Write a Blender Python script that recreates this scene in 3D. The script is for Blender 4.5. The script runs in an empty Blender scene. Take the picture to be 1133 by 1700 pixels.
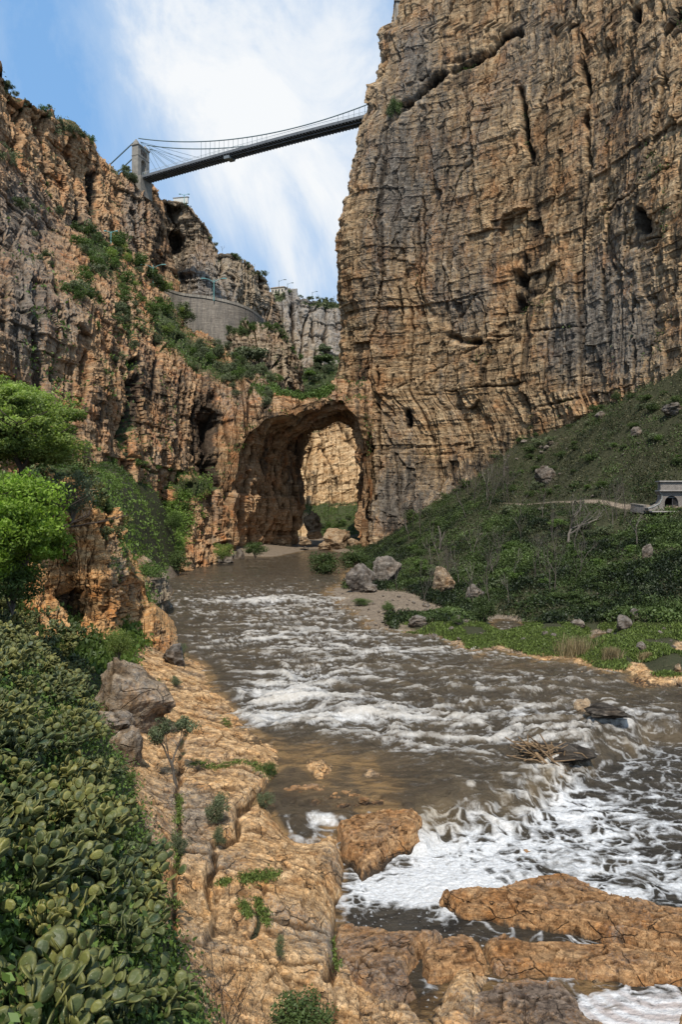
import bpy, math, random
import numpy as np
F = 1133.0; CU = 566.5; CV = 850.0; H = 12.0
R = math.radians
col = bpy.context.scene.collection
rng = np.random.default_rng(7)
random.seed(7)

# ------------------------------------------------------------------ maths
def P(u, v, Y):
    return np.array([(u - CU) / F * Y, Y, H + (CV - v) / F * Y])
def W(u, v, z=0.0):
    Y = (H - z) * F / (v - CV)
    return np.array([(u - CU) / F * Y, Y])
def hsh(*a):
    h = np.uint32(2166136261)
    with np.errstate(over='ignore'):
        for x in a:
            x = (np.asarray(x).astype(np.int64) & 0xffffffff).astype(np.uint32)
            h = (h ^ x) * np.uint32(16777619)
            h = h ^ (h >> np.uint32(15))
        h = h * np.uint32(2246822519); h = h ^ (h >> np.uint32(13))
        h = h * np.uint32(3266489917); h = h ^ (h >> np.uint32(16))
    return h.astype(np.float64) / 4294967295.0
def noise2(x, y, seed=0):
    xi = np.floor(x); yi = np.floor(y); fx = x - xi; fy = y - yi
    fx = fx * fx * (3 - 2 * fx); fy = fy * fy * (3 - 2 * fy)
    a = hsh(xi, yi, seed); b = hsh(xi + 1, yi, seed); c = hsh(xi, yi + 1, seed); d = hsh(xi + 1, yi + 1, seed)
    return ((a * (1 - fx) + b * fx) * (1 - fy) + (c * (1 - fx) + d * fx) * fy) * 2 - 1
def noise3(x, y, z, seed=0):
    zi = np.floor(z); fz = z - zi; fz = fz * fz * (3 - 2 * fz)
    xi = np.floor(x); yi = np.floor(y); fx = x - xi; fy = y - yi
    fx = fx * fx * (3 - 2 * fx); fy = fy * fy * (3 - 2 * fy)
    r = 0
    for dz, wz_ in ((0, 1 - fz), (1, fz)):
        a = hsh(xi, yi, zi + dz, seed); b = hsh(xi + 1, yi, zi + dz, seed)
        c = hsh(xi, yi + 1, zi + dz, seed); d = hsh(xi + 1, yi + 1, zi + dz, seed)
        r = r + wz_ * ((a * (1 - fx) + b * fx) * (1 - fy) + (c * (1 - fx) + d * fx) * fy)
    return r * 2 - 1
def fbm2(x, y, seed=0, oct=4):
    r = 0; a = .55
    for i in range(oct):
        r = r + a * noise2(x + i * 17.3, y - i * 9.1, seed + i); x = x * 2.03; y = y * 2.03; a *= .5
    return r
def fbm3(x, y, z, seed=0, oct=4):
    r = 0; a = .55
    for i in range(oct):
        r = r + a * noise3(x + i * 17.3, y - i * 9.1, z + i * 5.7, seed + i); x = x * 2.03; y = y * 2.03; z = z * 2.03; a *= .5
    return r
def worley(x, y, seed=0, jit=.9):
    xi = np.floor(x); yi = np.floor(y)
    f1 = np.full(x.shape, 9.); f2 = np.full(x.shape, 9.); idd = np.zeros(x.shape)
    for dx in (-1, 0, 1):
        for dy in (-1, 0, 1):
            cx = xi + dx; cy = yi + dy
            px = cx + .5 + (hsh(cx, cy, seed) - .5) * jit; py = cy + .5 + (hsh(cx, cy, seed + 77) - .5) * jit
            d = np.hypot(px - x, py - y)
            n = d < f1
            f2 = np.where(n, f1, np.minimum(f2, d)); idd = np.where(n, hsh(cx, cy, seed + 5), idd); f1 = np.where(n, d, f1)
    return f1, f2, idd
def facets(x, y, seed=0):
    """planar, sharply bounded facets: each cell is its own tilted plane"""
    xi = np.floor(x); yi = np.floor(y); best = np.full(np.shape(x), 9.); r = np.zeros(np.shape(x))
    for dx in (-1, 0, 1):
        for dy in (-1, 0, 1):
            cx = xi + dx; cy = yi + dy
            ex = x - cx - .5 - (hsh(cx, cy, seed) - .5) * .95; ey = y - cy - .5 - (hsh(cx, cy, seed + 77) - .5) * .95
            d = np.abs(ex) + np.abs(ey) * .8 + .35 * np.hypot(ex, ey); n = d < best
            h = 1.1 * (hsh(cx, cy, seed + 1) - .5) * ex + .9 * (hsh(cx, cy, seed + 2) - .5) * ey + .8 * (hsh(cx, cy, seed + 3) - .5)
            r = np.where(n, h, r); best = np.where(n, d, best)
    return r
def ss(a, b, x):
    t = np.clip((x - a) / (b - a), 0, 1); return t * t * (3 - 2 * t)
def blur(A, k):
    for ax in (0, 1):
        p = np.pad(A, [(k + 1, k) if i == ax else (0, 0) for i in (0, 1)], mode='edge')
        c = np.cumsum(p, axis=ax)
        A = (np.take(c, range(2 * k + 1, c.shape[ax]), ax) - np.take(c, range(0, c.shape[ax] - 2 * k - 1), ax)) / (2 * k + 1)
    return A
def tps(pts, vals, reg=1e-4):
    pts = np.array(pts, float); vals = np.array(vals, float); n = len(pts)
    def k(r2): return .5 * r2 * np.log(r2 + 1e-9)
    D = ((pts[:, None] - pts[None]) ** 2).sum(-1)
    A = np.zeros((n + 3, n + 3)); A[:n, :n] = k(D) + reg * np.eye(n)
    A[:n, n] = 1; A[:n, n + 1:] = pts; A[n, :n] = 1; A[n + 1:, :n] = pts.T
    c = np.linalg.solve(A, np.r_[vals, 0, 0, 0])
    def f(x, y):
        r = c[n] + c[n + 1] * x + c[n + 2] * y
        for i in range(n):
            r = r + c[i] * k((x - pts[i, 0]) ** 2 + (y - pts[i, 1]) ** 2)
        return r
    return f
def polydist(u, v, pl):
    d = np.full(np.shape(u), 1e9)
    for (a, b) in zip(pl[:-1], pl[1:]):
        ax, ay = a[:2]; bx, by = b[:2]; dx = bx - ax; dy = by - ay
        t = np.clip(((u - ax) * dx + (v - ay) * dy) / (dx * dx + dy * dy + 1e-9), 0, 1)
        d = np.minimum(d, np.hypot(u - ax - t * dx, v - ay - t * dy))
    return d
def polysd(x, y, poly):
    """signed distance, positive inside"""
    d = polydist(x, y, list(poly) + [poly[0]])
    ins = np.zeros(np.shape(x), bool)
    n = len(poly)
    for i in range(n):
        x1, y1 = poly[i]; x2, y2 = poly[(i + 1) % n]
        c = ((y1 > y) != (y2 > y)) & (x < (x2 - x1) * (y - y1) / (y2 - y1 + 1e-12) + x1)
        ins ^= c
    return np.where(ins, d, -d)
def blobs(u, v, L):
    r = np.zeros(np.shape(u))
    for (a, b, ra, rb, s) in L:
        r = r + s * np.exp(-((u - a) / ra) ** 2 - ((v - b) / rb) ** 2)
    return r

# ------------------------------------------------------------------ object helpers
def mesh(name, V, Fc, mat=None, smooth=False, attrs=None, parent=None, loc=None, link=True):
    V = np.asarray(V, float).reshape(-1, 3); Fc = np.asarray(Fc, np.int32); k = Fc.shape[1]
    me = bpy.data.meshes.new(name)
    me.vertices.add(len(V)); me.vertices.foreach_set('co', V.astype(np.float32).ravel())
    me.loops.add(Fc.size); me.loops.foreach_set('vertex_index', Fc.ravel())
    me.polygons.add(len(Fc)); me.polygons.foreach_set('loop_start', np.arange(0, Fc.size, k, dtype=np.int32))
    me.polygons.foreach_set('loop_total', np.full(len(Fc), k, np.int32))
    me.polygons.foreach_set('use_smooth', np.full(len(Fc), bool(smooth)))
    if attrs:
        for an, A in attrs.items():
            A = np.asarray(A, np.float32)
            if A.ndim == 1:
                at = me.attributes.new(an, 'FLOAT', 'POINT'); at.data.foreach_set('value', A)
            else:
                at = me.attributes.new(an, 'FLOAT_COLOR', 'POINT'); at.data.foreach_set('color', A.ravel())
    me.update(calc_edges=True); me.validate()
    if mat: me.materials.append(mat)
    o = bpy.data.objects.new(name, me)
    if link: col.objects.link(o)
    if parent is not None: o.parent = parent
    if loc is not None: o.location = loc
    return o
def gridfaces(nr, nc, keep=None):
    i = np.arange(nr * nc).reshape(nr, nc)
    f = np.stack([i[:-1, :-1], i[:-1, 1:], i[1:, 1:], i[1:, :-1]], -1).reshape(-1, 4)
    if keep is not None: f = f[keep.reshape(-1)]
    return f
def tag(o, label=None, cat=None, group=None, kind=None):
    if label: o['label'] = label
    if cat: o['category'] = cat
    if group: o['group'] = group
    if kind: o['kind'] = kind
    return o
def empty(name, loc, rz=0):
    o = bpy.data.objects.new(name, None); col.objects.link(o); o.location = loc; o.rotation_euler = (0, 0, rz)
    o.empty_display_size = .2
    return o
def dup(root, loc=None, rot=None, scale=None):
    r = root.copy(); col.objects.link(r)
    if loc is not None: r.location = loc
    if rot is not None: r.rotation_euler = rot if hasattr(rot, '__len__') else (0, 0, rot)
    if scale is not None: r.scale = (scale,) * 3 if not hasattr(scale, '__len__') else scale
    for ch in list(root.children):
        c = ch.copy(); col.objects.link(c); c.parent = r
        for g in ch.children:
            d = g.copy(); col.objects.link(d); d.parent = c
    return r
class MB:
    def __init__(s): s.V = []; s.F = []; s.n = 0
    def add(s, V, Fc):
        V = np.asarray(V, float); s.V.append(V); s.F.append(np.asarray(Fc, np.int64) + s.n); s.n += len(V)
    def box(s, c, size, ax=None):
        h = np.array(size) / 2.0
        q = np.array([[x, y, z] for z in (-1, 1) for y in (-1, 1) for x in (-1, 1)]) * h
        if ax is not None: q = q @ np.array(ax)
        s.add(q + np.array(c), [[0, 2, 3, 1], [4, 5, 7, 6], [0, 1, 5, 4], [2, 6, 7, 3], [0, 4, 6, 2], [1, 3, 7, 5]])
    def bar(s, a, b, w, h=None):
        a = np.array(a, float); b = np.array(b, float); d = b - a; L = np.linalg.norm(d); d /= L
        up = np.array([0, 0, 1.]) if abs(d[2]) < .95 else np.array([1., 0, 0])
        x = np.cross(up, d); x /= np.linalg.norm(x); y = np.cross(d, x)
        s.box((a + b) / 2, (w, h or w, L), [x, y, d])
    def tube(s, pts, rad, n=6):
        pts = np.array(pts, float); rad = np.broadcast_to(rad, (len(pts),)); T = np.gradient(pts, axis=0)
        T /= np.linalg.norm(T, axis=1)[:, None] + 1e-9
        ref = np.array([.31, .17, .93]) if abs(T[0][2]) < .8 else np.array([1, .2, .1]); V = []
        for p, t, r in zip(pts, T, rad):
            x = np.cross(ref, t); x /= np.linalg.norm(x); y = np.cross(t, x)
            a = np.arange(n) * 2 * np.pi / n
            V.append(p + r * (np.cos(a)[:, None] * x + np.sin(a)[:, None] * y))
        m = len(pts); f = []
        for i in range(m - 1):
            for j in range(n):
                f.append([i * n + j, i * n + (j + 1) % n, (i + 1) * n + (j + 1) % n, (i + 1) * n + j])
        s.add(np.concatenate(V), f)
    def prism(s, outline, origin, ex, ey, ez, depth):
        """outline in the ex-ey plane; ngon caps fan-free: strips must be convex quads -> use pairs"""
        o = np.array(outline, float); n = len(o)
        a = np.array(origin) + o[:, :1] * np.array(ex) + o[:, 1:] * np.array(ey); b = a + np.array(ez) * depth
        s.add(np.concatenate([a, b]), [[i, (i + 1) % n, n + (i + 1) % n, n + i] for i in range(n)])
        return a, b
    def build(s, name, mat, parent=None, smooth=False, attrs=None):
        return mesh(name, np.concatenate(s.V), np.concatenate(s.F), mat, smooth, attrs, parent)

# ------------------------------------------------------------------ node helpers
class NT:
    def __init__(s, name):
        s.m = bpy.data.materials.new(name); s.m.use_nodes = True; s.t = s.m.node_tree; s.b = s.t.nodes['Principled BSDF']
    def n(s, ty, **k):
        x = s.t.nodes.new(ty)
        for a, b in k.items(): setattr(x, a, b)
        return x
    def l(s, a, b): s.t.links.new(a, b)
    def val(s, x, sock):
        if isinstance(x, bpy.types.NodeSocket): s.l(x, sock)
        elif x is not None:
            if sock.type == 'RGBA' and hasattr(x, '__len__') and len(x) == 3: x = (*x, 1)
            sock.default_value = x
    def math(s, op, a, b=None, c=None, clamp=False):
        x = s.n('ShaderNodeMath', operation=op, use_clamp=clamp)
        for i, q in enumerate((a, b, c)):
            if q is not None: s.val(q, x.inputs[i])
        return x.outputs[0]
    def mix(s, f, a, b, mode='MIX'):
        x = s.n('ShaderNodeMix', data_type='RGBA', blend_type=mode)
        s.val(f, x.inputs[0]); s.val(a, x.inputs[6]); s.val(b, x.inputs[7]); return x.outputs[2]
    def rng(s, x, a, b, c=0., d=1.):
        m = s.n('ShaderNodeMapRange'); s.val(x, m.inputs[0])
        for i, q in enumerate((a, b, c, d)): m.inputs[i + 1].default_value = q
        return m.outputs[0]
    def co(s, scale=(1, 1, 1), kind='Object'):
        t = s.n('ShaderNodeTexCoord'); m = s.n('ShaderNodeMapping'); m.inputs['Scale'].default_value = scale
        s.l(t.outputs[kind], m.inputs[0]); return m.outputs[0]
    def noise(s, co, scale, detail=4, rough=.55, dist=0):
        x = s.n('ShaderNodeTexNoise'); s.l(co, x.inputs['Vector']); x.inputs['Scale'].default_value = scale
        x.inputs['Detail'].default_value = detail; x.inputs['Roughness'].default_value = rough; x.inputs['Distortion'].default_value = dist
        return x.outputs[0]
    def vor(s, co, scale, feature='F1'):
        x = s.n('ShaderNodeTexVoronoi', feature=feature); s.l(co, x.inputs['Vector']); x.inputs['Scale'].default_value = scale
        return x.outputs[0]
    def attr(s, name):
        return s.n('ShaderNodeAttribute', attribute_name=name)
    def sep(s, c):
        x = s.n('ShaderNodeSeparateColor'); s.l(c, x.inputs[0]); return x.outputs
    def bump(s, h, dist, strength=1.0, norm=None):
        x = s.n('ShaderNodeBump'); s.l(h, x.inputs['Height']); x.inputs['Distance'].default_value = dist
        x.inputs['Strength'].default_value = strength
        if norm is not None: s.l(norm, x.inputs['Normal'])
        return x.outputs[0]
    def fin(s, c, rough=.85, spec=.2, normal=None, metal=0):
        s.val(c, s.b.inputs['Base Color']); s.val(rough, s.b.inputs['Roughness']); s.b.inputs['Specular IOR Level'].default_value = spec
        s.b.inputs['Metallic'].default_value = metal
        if normal is not None: s.l(normal, s.b.inputs['Normal'])
        return s.m

def rock_mat(name, cream, ochre, gray, orange, unit=1.0, green=(.05, .07, .024), bumpd=.25, sat=1, strata=1.0, gain=1.0, cracks=0, con=0.):
    """m: R = grey weathering, G = stain, wetness and painted shade, B = plant cover, alpha = relief, low values painted darker as crevice shade (0.5 neutral)"""
    t = NT(name); a = t.attr('m'); r, g, b = t.sep(a.outputs['Color'])[:3]; cav = a.outputs['Alpha']
    o = t.co((1, 1, 1)); lay = t.co((.12, .12, 1.0)); ver = t.co((1, 1, .07))
    n1 = t.noise(lay, 1.1 / unit, 6, .65, .6); n2 = t.noise(o, .12 / unit, 5, .6); n3 = t.noise(ver, .55 / unit, 6, .7, .4); n4 = t.noise(o, 1.6 / unit, 6, .7)
    n5 = t.noise(o, 7 / unit, 4, .7)
    c = t.mix(t.rng(n1, .36, .64), cream, ochre)
    c = t.mix(t.math('MULTIPLY', t.rng(n2, .5, .68), .75), c, orange)
    n6 = t.noise(t.co((1, 1, .16)), 1.3 / unit, 7, .72, .3)
    c = t.mix(t.math('MULTIPLY', t.rng(n6, .54, .68), .5), c, tuple(min(.85, x * 1.35) for x in cream))
    gm = t.math('ADD', r, t.math('MULTIPLY', t.math('SUBTRACT', n4, .5), 1.6))
    gm = t.rng(t.math('ADD', gm, t.math('MULTIPLY', t.math('SUBTRACT', n3, .5), 1.4)), .25, .8)
    c = t.mix(t.math('MULTIPLY', gm, .9), c, gray)
    dm = t.math('ADD', g, t.math('MULTIPLY', t.math('SUBTRACT', n3, .5), 1.9))
    dm = t.rng(t.math('ADD', dm, t.math('MULTIPLY', t.math('SUBTRACT', n4, .5), .5)), .3, .75)
    c = t.mix(t.math('MULTIPLY', dm, .9), c, (.042, .036, .03))
    c = t.mix(1.0, c, t.mix(t.rng(n4, .3, .7), (.62, .6, .58), (1.22, 1.2, 1.16)), 'MULTIPLY')
    c = t.mix(1.0, c, t.mix(t.rng(n5, .3, .7), (.74, .74, .74), (1.2, 1.2, 1.2)), 'MULTIPLY')
    # thin bedding lines
    lw = t.noise(t.co((.05, .05, 1)), 2.6 / unit, 7, .8)
    c = t.mix(t.math('MULTIPLY', t.rng(lw, .42, .36), .55 * strata), c, (.06, .045, .035))
    ck = None
    if cracks:
        wn = t.n('ShaderNodeTexNoise'); t.l(o, wn.inputs['Vector']); wn.inputs['Scale'].default_value = cracks * .9; wn.inputs['Detail'].default_value = 4
        vm = t.n('ShaderNodeVectorMath', operation='MULTIPLY_ADD'); t.l(wn.outputs['Color'], vm.inputs[0]); vm.inputs[1].default_value = (.9 / cracks,) * 3; t.l(t.co((1, .55, 1.6)), vm.inputs[2])
        v1 = t.vor(vm.outputs[0], cracks, 'DISTANCE_TO_EDGE'); v2 = t.vor(vm.outputs[0], cracks * 3.3, 'DISTANCE_TO_EDGE')
        k1 = t.math('MULTIPLY', t.rng(v1, .022, .0), t.rng(n2, .46, .56)); k2 = t.math('MULTIPLY', t.rng(v2, .045, .0), t.rng(n4, .52, .64))
        ck = t.math('MAXIMUM', k1, t.math('MULTIPLY', k2, .7))
        c = t.mix(t.math('MULTIPLY', ck, .85), c, (.05, .035, .022))
        pt = t.vor(o, cracks * 9); c = t.mix(t.math('MULTIPLY', t.rng(pt, .22, .1), t.rng(n4, .5, .6)), c, (.07, .05, .035))
    if con:
        n7 = t.noise(t.co((1, 1.6, 1)), .5 / unit, 8, .75, .5)
        c = t.mix(con, c, t.mix(1.0, c, t.mix(t.rng(n7, .38, .62), (.40, .38, .38), (1.62, 1.58, 1.5)), 'MULTIPLY'))
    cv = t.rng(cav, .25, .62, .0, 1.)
    c = t.mix(cv, t.mix(1.0, c, (.34, .31, .28), 'MULTIPLY'), c)  # low relief multiplied darker: crevice shade put into the colour
    gg = t.rng(t.math('ADD', b, t.math('MULTIPLY', t.math('SUBTRACT', n4, .5), 1.0)), .45, .6)
    gcol = t.mix(t.rng(n5, .35, .65), tuple(x * .55 for x in green), tuple(x * 1.5 for x in green))
    gcol = t.mix(t.rng(n4, .45, .7), gcol, (.085, .068, .042))
    c = t.mix(gg, c, gcol)
    if gain != 1.0: c = t.mix(1.0, c, (gain,) * 3, 'MULTIPLY')
    hgt = t.math('ADD', t.math('ADD', n4, t.math('MULTIPLY', n5, .35)), t.math('MULTIPLY', n1, .9))
    if ck is not None: hgt = t.math('SUBTRACT', hgt, t.math('MULTIPLY', ck, 2.0))
    return t.fin(c, .9, .15, t.bump(hgt, bumpd * unit, .9))
def plain(name, c, rough=.8, spec=.25, var=.25, sc=3., metal=0, bump=0.0):
    t = NT(name); o = t.co(); n = t.noise(o, sc, 5, .65)
    cc = t.mix(t.rng(n, .3, .7), tuple(x * (1 - var) for x in c), tuple(min(1, x * (1 + var)) for x in c))
    return t.fin(cc, rough, spec, t.bump(n, bump) if bump else None, metal)
def leaf_mat(name, c, var=.5, yellow=None, trans=.25, sp=.3):
    t = NT(name); tn = t.attr('tint').outputs['Fac']; oi = t.n('ShaderNodeObjectInfo').outputs['Random']
    d = tuple(x * (1 - var) for x in c); li = yellow or tuple(x * (1 + var) for x in c)
    cc = t.mix(tn, d, li)
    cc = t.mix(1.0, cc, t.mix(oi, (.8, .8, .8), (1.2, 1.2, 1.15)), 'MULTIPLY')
    m = t.fin(cc, .55, sp)
    if trans:
        tr = t.n('ShaderNodeBsdfTranslucent'); t.val(t.mix(1.0, cc, (1.2, 1.4, .6), 'MULTIPLY'), tr.inputs[0])
        mx = t.n('ShaderNodeMixShader'); mx.inputs[0].default_value = trans
        t.l(t.b.outputs[0], mx.inputs[1]); t.l(tr.outputs[0], mx.inputs[2]); t.l(mx.outputs[0], t.t.nodes['Material Output'].inputs[0])
    return m

# ------------------------------------------------------------------ cliff sheets
SH = {}
def interp(pts):
    x = [p[0] for p in pts]; y = [p[1] for p in pts]
    return lambda q: np.interp(q, x, y)
def rockdisp(s, z, sc=1.0, seed=0, butt=3.0, blk=1.0, tilt=0.0, rough=.3, y=None, wv=1.0, fc=1.0):
    y = z * 0 if y is None else y
    zz = z + tilt * s + wv * 1.5 * sc * noise2(s / 30 / sc, z / 40 / sc, seed + 1) + .28 * sc * noise2(s / 7 / sc, z / 14 / sc, seed + 2)
    sw = s + wv * 2.0 * sc * noise2(s / 18 / sc, z / 30 / sc, seed + 3) + .35 * sc * noise2(s / 4 / sc, z / 5 / sc, seed + 4)
    d = butt * (fbm2(sw / 26 / sc, z / 95 / sc, seed + 5, 2)) * .8
    fz = zz + .35 * s
    butt_ = butt; butt = butt * fc
    d = d + butt * 1.05 * facets(sw / 13 / sc, z / 42 / sc, seed + 61) + butt * .62 * facets((sw + .12 * z) / 5.2 / sc, z / 15 / sc, seed + 63) + butt * .34 * facets(sw / 2.3 / sc, zz / 4.2 / sc, seed + 65)
    butt = butt_
    rg = 1 - np.abs(noise2(sw / 8.5 / sc, z / 60 / sc, seed + 6)); d = d - .22 * butt * (rg ** 3 - .4)
    for (w, h, a) in ((15, 9, 1.5), (7, 3.4, .85), (3, 1.5, .5), (1.4, .7, .25)):
        w *= sc; h *= sc; a *= sc * blk
        row = np.floor(zz / h + .4 * hsh(np.floor(sw / (w * 6)), seed + 9)); wr = w * (.6 + .9 * hsh(row, seed + 11))
        cc = np.floor((sw + hsh(row, seed + 12) * w * 5) / wr)
        d = d + a * (hsh(row, cc, seed + 13) - .5) + a * .55 * (hsh(row, seed + 14) - .5)
    cj = np.floor(sw / (4.5 * sc)); d = d + .9 * sc * blk * (hsh(cj, np.floor(z / 26 / sc + hsh(cj, seed + 20)), seed + 15) - .5)
    n = noise2(sw / 6.5 / sc, z / 45 / sc, seed + 16); d = d - 1.6 * sc * blk * np.exp(-(n / .035) ** 2)
    n = noise2(s / 2.6 / sc, z / 15 / sc, seed + 17); d = d - .5 * sc * blk * np.exp(-(n / .06) ** 2)
    d = d + rough * sc * fbm2(s / 1.6 / sc, z / 1.2 / sc, seed + 18, 3)
    return d
def sheet(name, u0, u1, nu, nv, vt=None, vb=None, rows=None, uL=None, uR=None, dep=(), sc=1.0, seed=0, butt=3.0, blk=1.0, tilt=0.0, rough=.3,
          grooves=(), gray=(), dark=(), green=(), mat=None, cap=26, capdy=1.6, wrap=0, edge=0, jag=2.0, base=(.25, .1, 0.), push=(), rise=0.15, greenledge=0.0, kind='structure', wv=.8, stain=1.0, fc=.7):
    f = tps([(a / 300., b / 300.) for a, b, c in dep], [math.log(c) for a, b, c in dep], 1e-3)
    if rows is None:
        uu = np.linspace(u0, u1, nu)[None] * np.ones((nv, 1)); t = np.linspace(0, 1, nv)[:, None]
        top = vt(uu) + jag * 1.6 * fbm2(uu / 30., uu * 0, seed + 31, 4) + jag * .8 * (hsh(np.floor(uu / 9.), seed + 3) - .5)
        vv = vb(uu) * (1 - t) + top * t
    else:
        vv = np.linspace(rows[0], rows[1], nv)[:, None] * np.ones((1, nu)); t = (np.linspace(0, 1, nu) ** 1.0)[None]
        uu = uL(vv) * (1 - t) + uR * t
    Y = np.exp(f(uu / 300., vv / 300.))
    if edge:
        Y = Y + edge * np.exp(-(uu - uL(vv)) / 14.)
    if push:   # ledges / recesses: (u,v,ru,rv,metres away)
        Y = Y + blobs(uu, vv, push)
    X = (uu - CU) / F * Y; Z = H + (CV - vv) / F * Y
    if rows is None and cap:
        k = np.arange(1, cap + 1)[:, None] ** 1.25
        cdy = capdy(uu[-1:]) if callable(capdy) else capdy
        X = np.concatenate([X, X[-1:] * (1 + 1.15 * k * cdy / Y[-1:])]); Y = np.concatenate([Y, Y[-1:] + k * cdy]); Z = np.concatenate([Z, Z[-1:] + rise * k ** .8 * (1 + .6 * noise2(X[-1:] / 6, k / 3, seed))])
        uu = np.concatenate([uu, uu[-1:] + 0 * k]); vv = np.concatenate([vv, vv[-1:] - .3 * k])
    if wrap:
        k = np.arange(wrap, 0, -1)[None] ** 1.2
        e = X[:, :1] + .35 * k; X = np.concatenate([e, X], 1); Y = np.concatenate([Y[:, :1] + 1.1 * k, Y], 1); Z = np.concatenate([Z[:, :1] + 0 * k, Z], 1)
        uu = np.concatenate([uu[:, :1] + 0 * k, uu], 1); vv = np.concatenate([vv[:, :1] + 0 * k, vv], 1)
    Q = np.stack([X, Y, Z], -1)
    Qs = np.stack([blur(Q[..., i], 6) for i in range(3)], -1)
    gu = np.gradient(Qs, axis=1); gv = np.gradient(Qs, axis=0); N = np.cross(gu, gv); N /= np.linalg.norm(N, axis=-1)[..., None] + 1e-9
    mid = Q.shape[0] // 2
    ds = np.hypot(np.diff(Q[..., 0], axis=1), np.diff(Q[..., 1], axis=1)); ds = np.median(ds, axis=0)
    s = np.concatenate([[0], np.cumsum(ds)])[None] * np.ones((Q.shape[0], 1)) + seed * 13.7
    d = rockdisp(s, Q[..., 2], sc, seed, butt, blk, tilt, rough, None, wv, fc)
    if rows is None and cap:
        d[-cap:] = d[-cap - 1:-cap] * np.linspace(1, .3, cap)[:, None] + .9 * sc * fbm3(Q[-cap:, :, 0] / 4 / sc, Q[-cap:, :, 1] / 4 / sc, Q[-cap:, :, 2] / 4 / sc, seed + 8)
    gd = np.zeros_like(d)
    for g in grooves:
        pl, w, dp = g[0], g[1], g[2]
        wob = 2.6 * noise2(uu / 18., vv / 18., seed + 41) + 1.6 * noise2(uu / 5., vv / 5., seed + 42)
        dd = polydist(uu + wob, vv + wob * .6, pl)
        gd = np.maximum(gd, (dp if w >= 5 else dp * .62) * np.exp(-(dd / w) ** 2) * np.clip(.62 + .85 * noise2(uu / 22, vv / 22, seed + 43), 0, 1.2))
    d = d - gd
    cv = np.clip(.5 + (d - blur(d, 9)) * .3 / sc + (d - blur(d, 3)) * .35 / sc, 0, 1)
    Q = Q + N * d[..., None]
    gr = base[0] + blobs(uu, vv, gray) + .5 * fbm2(s / 12 / sc, Q[..., 2] / 26 / sc, seed + 51)
    dk = base[1] + blobs(uu, vv, dark) + stain * (.38 * fbm2(s / 3.2 / sc, Q[..., 2] / 42 / sc, seed + 52) + .3 * np.clip(fbm2(s / 12 / sc, Q[..., 2] / 60 / sc, seed + 55), 0, 1)) + np.clip(gd * .16, 0, .8)  # stain streaks, plus shade painted into grooves and holes
    gl = 0
    gt = base[2] + blobs(uu, vv, green)
    if greenledge:
        dz = np.gradient(d, axis=0) / (np.abs(np.gradient(Q[..., 2], axis=0)) + .05)
        gt = gt + greenledge * np.clip(-dz, 0, 1.5) * np.clip(fbm2(s / 9, Q[..., 2] / 9, seed + 60) + .3, 0, 1)
    if rows is None and cap: gt[-cap:] += .45
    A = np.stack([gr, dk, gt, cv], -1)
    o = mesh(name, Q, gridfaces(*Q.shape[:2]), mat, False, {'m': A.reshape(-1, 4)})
    if kind: o['kind'] = kind
    SH[name] = (uu, vv, Q, N)
    return o
def on(name, u, v):
    """point of a built cliff sheet seen at (u, v) from the standpoint of the photograph"""
    uu, vv, Q, N = SH[name]
    pu = CU + F * Q[..., 0] / Q[..., 1]; pv = CV - F * (Q[..., 2] - H) / Q[..., 1]
    d = (pu - u) ** 2 + (pv - v) ** 2 + Q[..., 1] * .01
    i = np.unravel_index(np.argmin(d), d.shape)
    return Q[i].copy()

# ================================================================== camera, light, sky
scn = bpy.context.scene
cd = bpy.data.cameras.new('camera'); cam = bpy.data.objects.new('camera', cd); col.objects.link(cam)
cam.location = (0, 0, H); cam.rotation_euler = (R(90), 0, 0)
cd.sensor_fit = 'VERTICAL'; cd.sensor_height = 36; cd.lens = F / 1700 * 36; cd.clip_end = 20000; cd.clip_start = .1
scn.camera = cam
SUN = np.array([-.02, -.54, .82]); SUN /= np.linalg.norm(SUN)
sd = bpy.data.lights.new('sun', 'SUN'); sd.energy = 4.4; sd.angle = R(.5); sd.color = (1, .94, .84)
so = bpy.data.objects.new('sun', sd); col.objects.link(so); so.location = (-60, -60, 200)
from mathutils import Vector
so.rotation_euler = Vector(SUN).to_track_quat('Z', 'Y').to_euler()
w = bpy.data.worlds.new('World'); scn.world = w; w.use_nodes = True
wt = w.node_tree; bg = wt.nodes['Background']
class WN(NT):
    def __init__(s, t): s.t = t
q = WN(wt)
sky = q.n('ShaderNodeTexSky', sky_type='NISHITA'); sky.sun_disc = False
sky.sun_elevation = math.asin(SUN[2]); sky.sun_rotation = math.atan2(SUN[0], SUN[1]); sky.air_density = 1.1; sky.dust_density = .6; sky.ozone_density = 1.6
tc = q.n('ShaderNodeTexCoord').outputs['Generated']
mp = q.n('ShaderNodeMapping'); mp.inputs['Scale'].default_value = (1.5, 1.0, .75); q.l(tc, mp.inputs[0])
n1 = q.noise(mp.outputs[0], 4.2, 10, .64, .7); n2 = q.noise(mp.outputs[0], 9., 7, .62, .5)
def pdir(u, v):
    d = np.array([(u - CU) / F, 1, (CV - v) / F]); return d / np.linalg.norm(d)
def blob(u, v, rad):
    dn = q.n('ShaderNodeVectorMath', operation='DISTANCE'); q.l(tc, dn.inputs[0]); dn.inputs[1].default_value = pdir(u, v)
    return q.rng(dn.outputs['Value'], rad, 0)
sy = q.n('ShaderNodeSeparateXYZ'); q.l(tc, sy.inputs[0])
cl = q.math('MULTIPLY', blob(330, 60, .27), 1.15)
cl = q.math('ADD', cl, q.math('MULTIPLY', q.rng(sy.outputs[1], .45, -.1), .45))  # extra unseen cloud towards the rear, added as fill light
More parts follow.
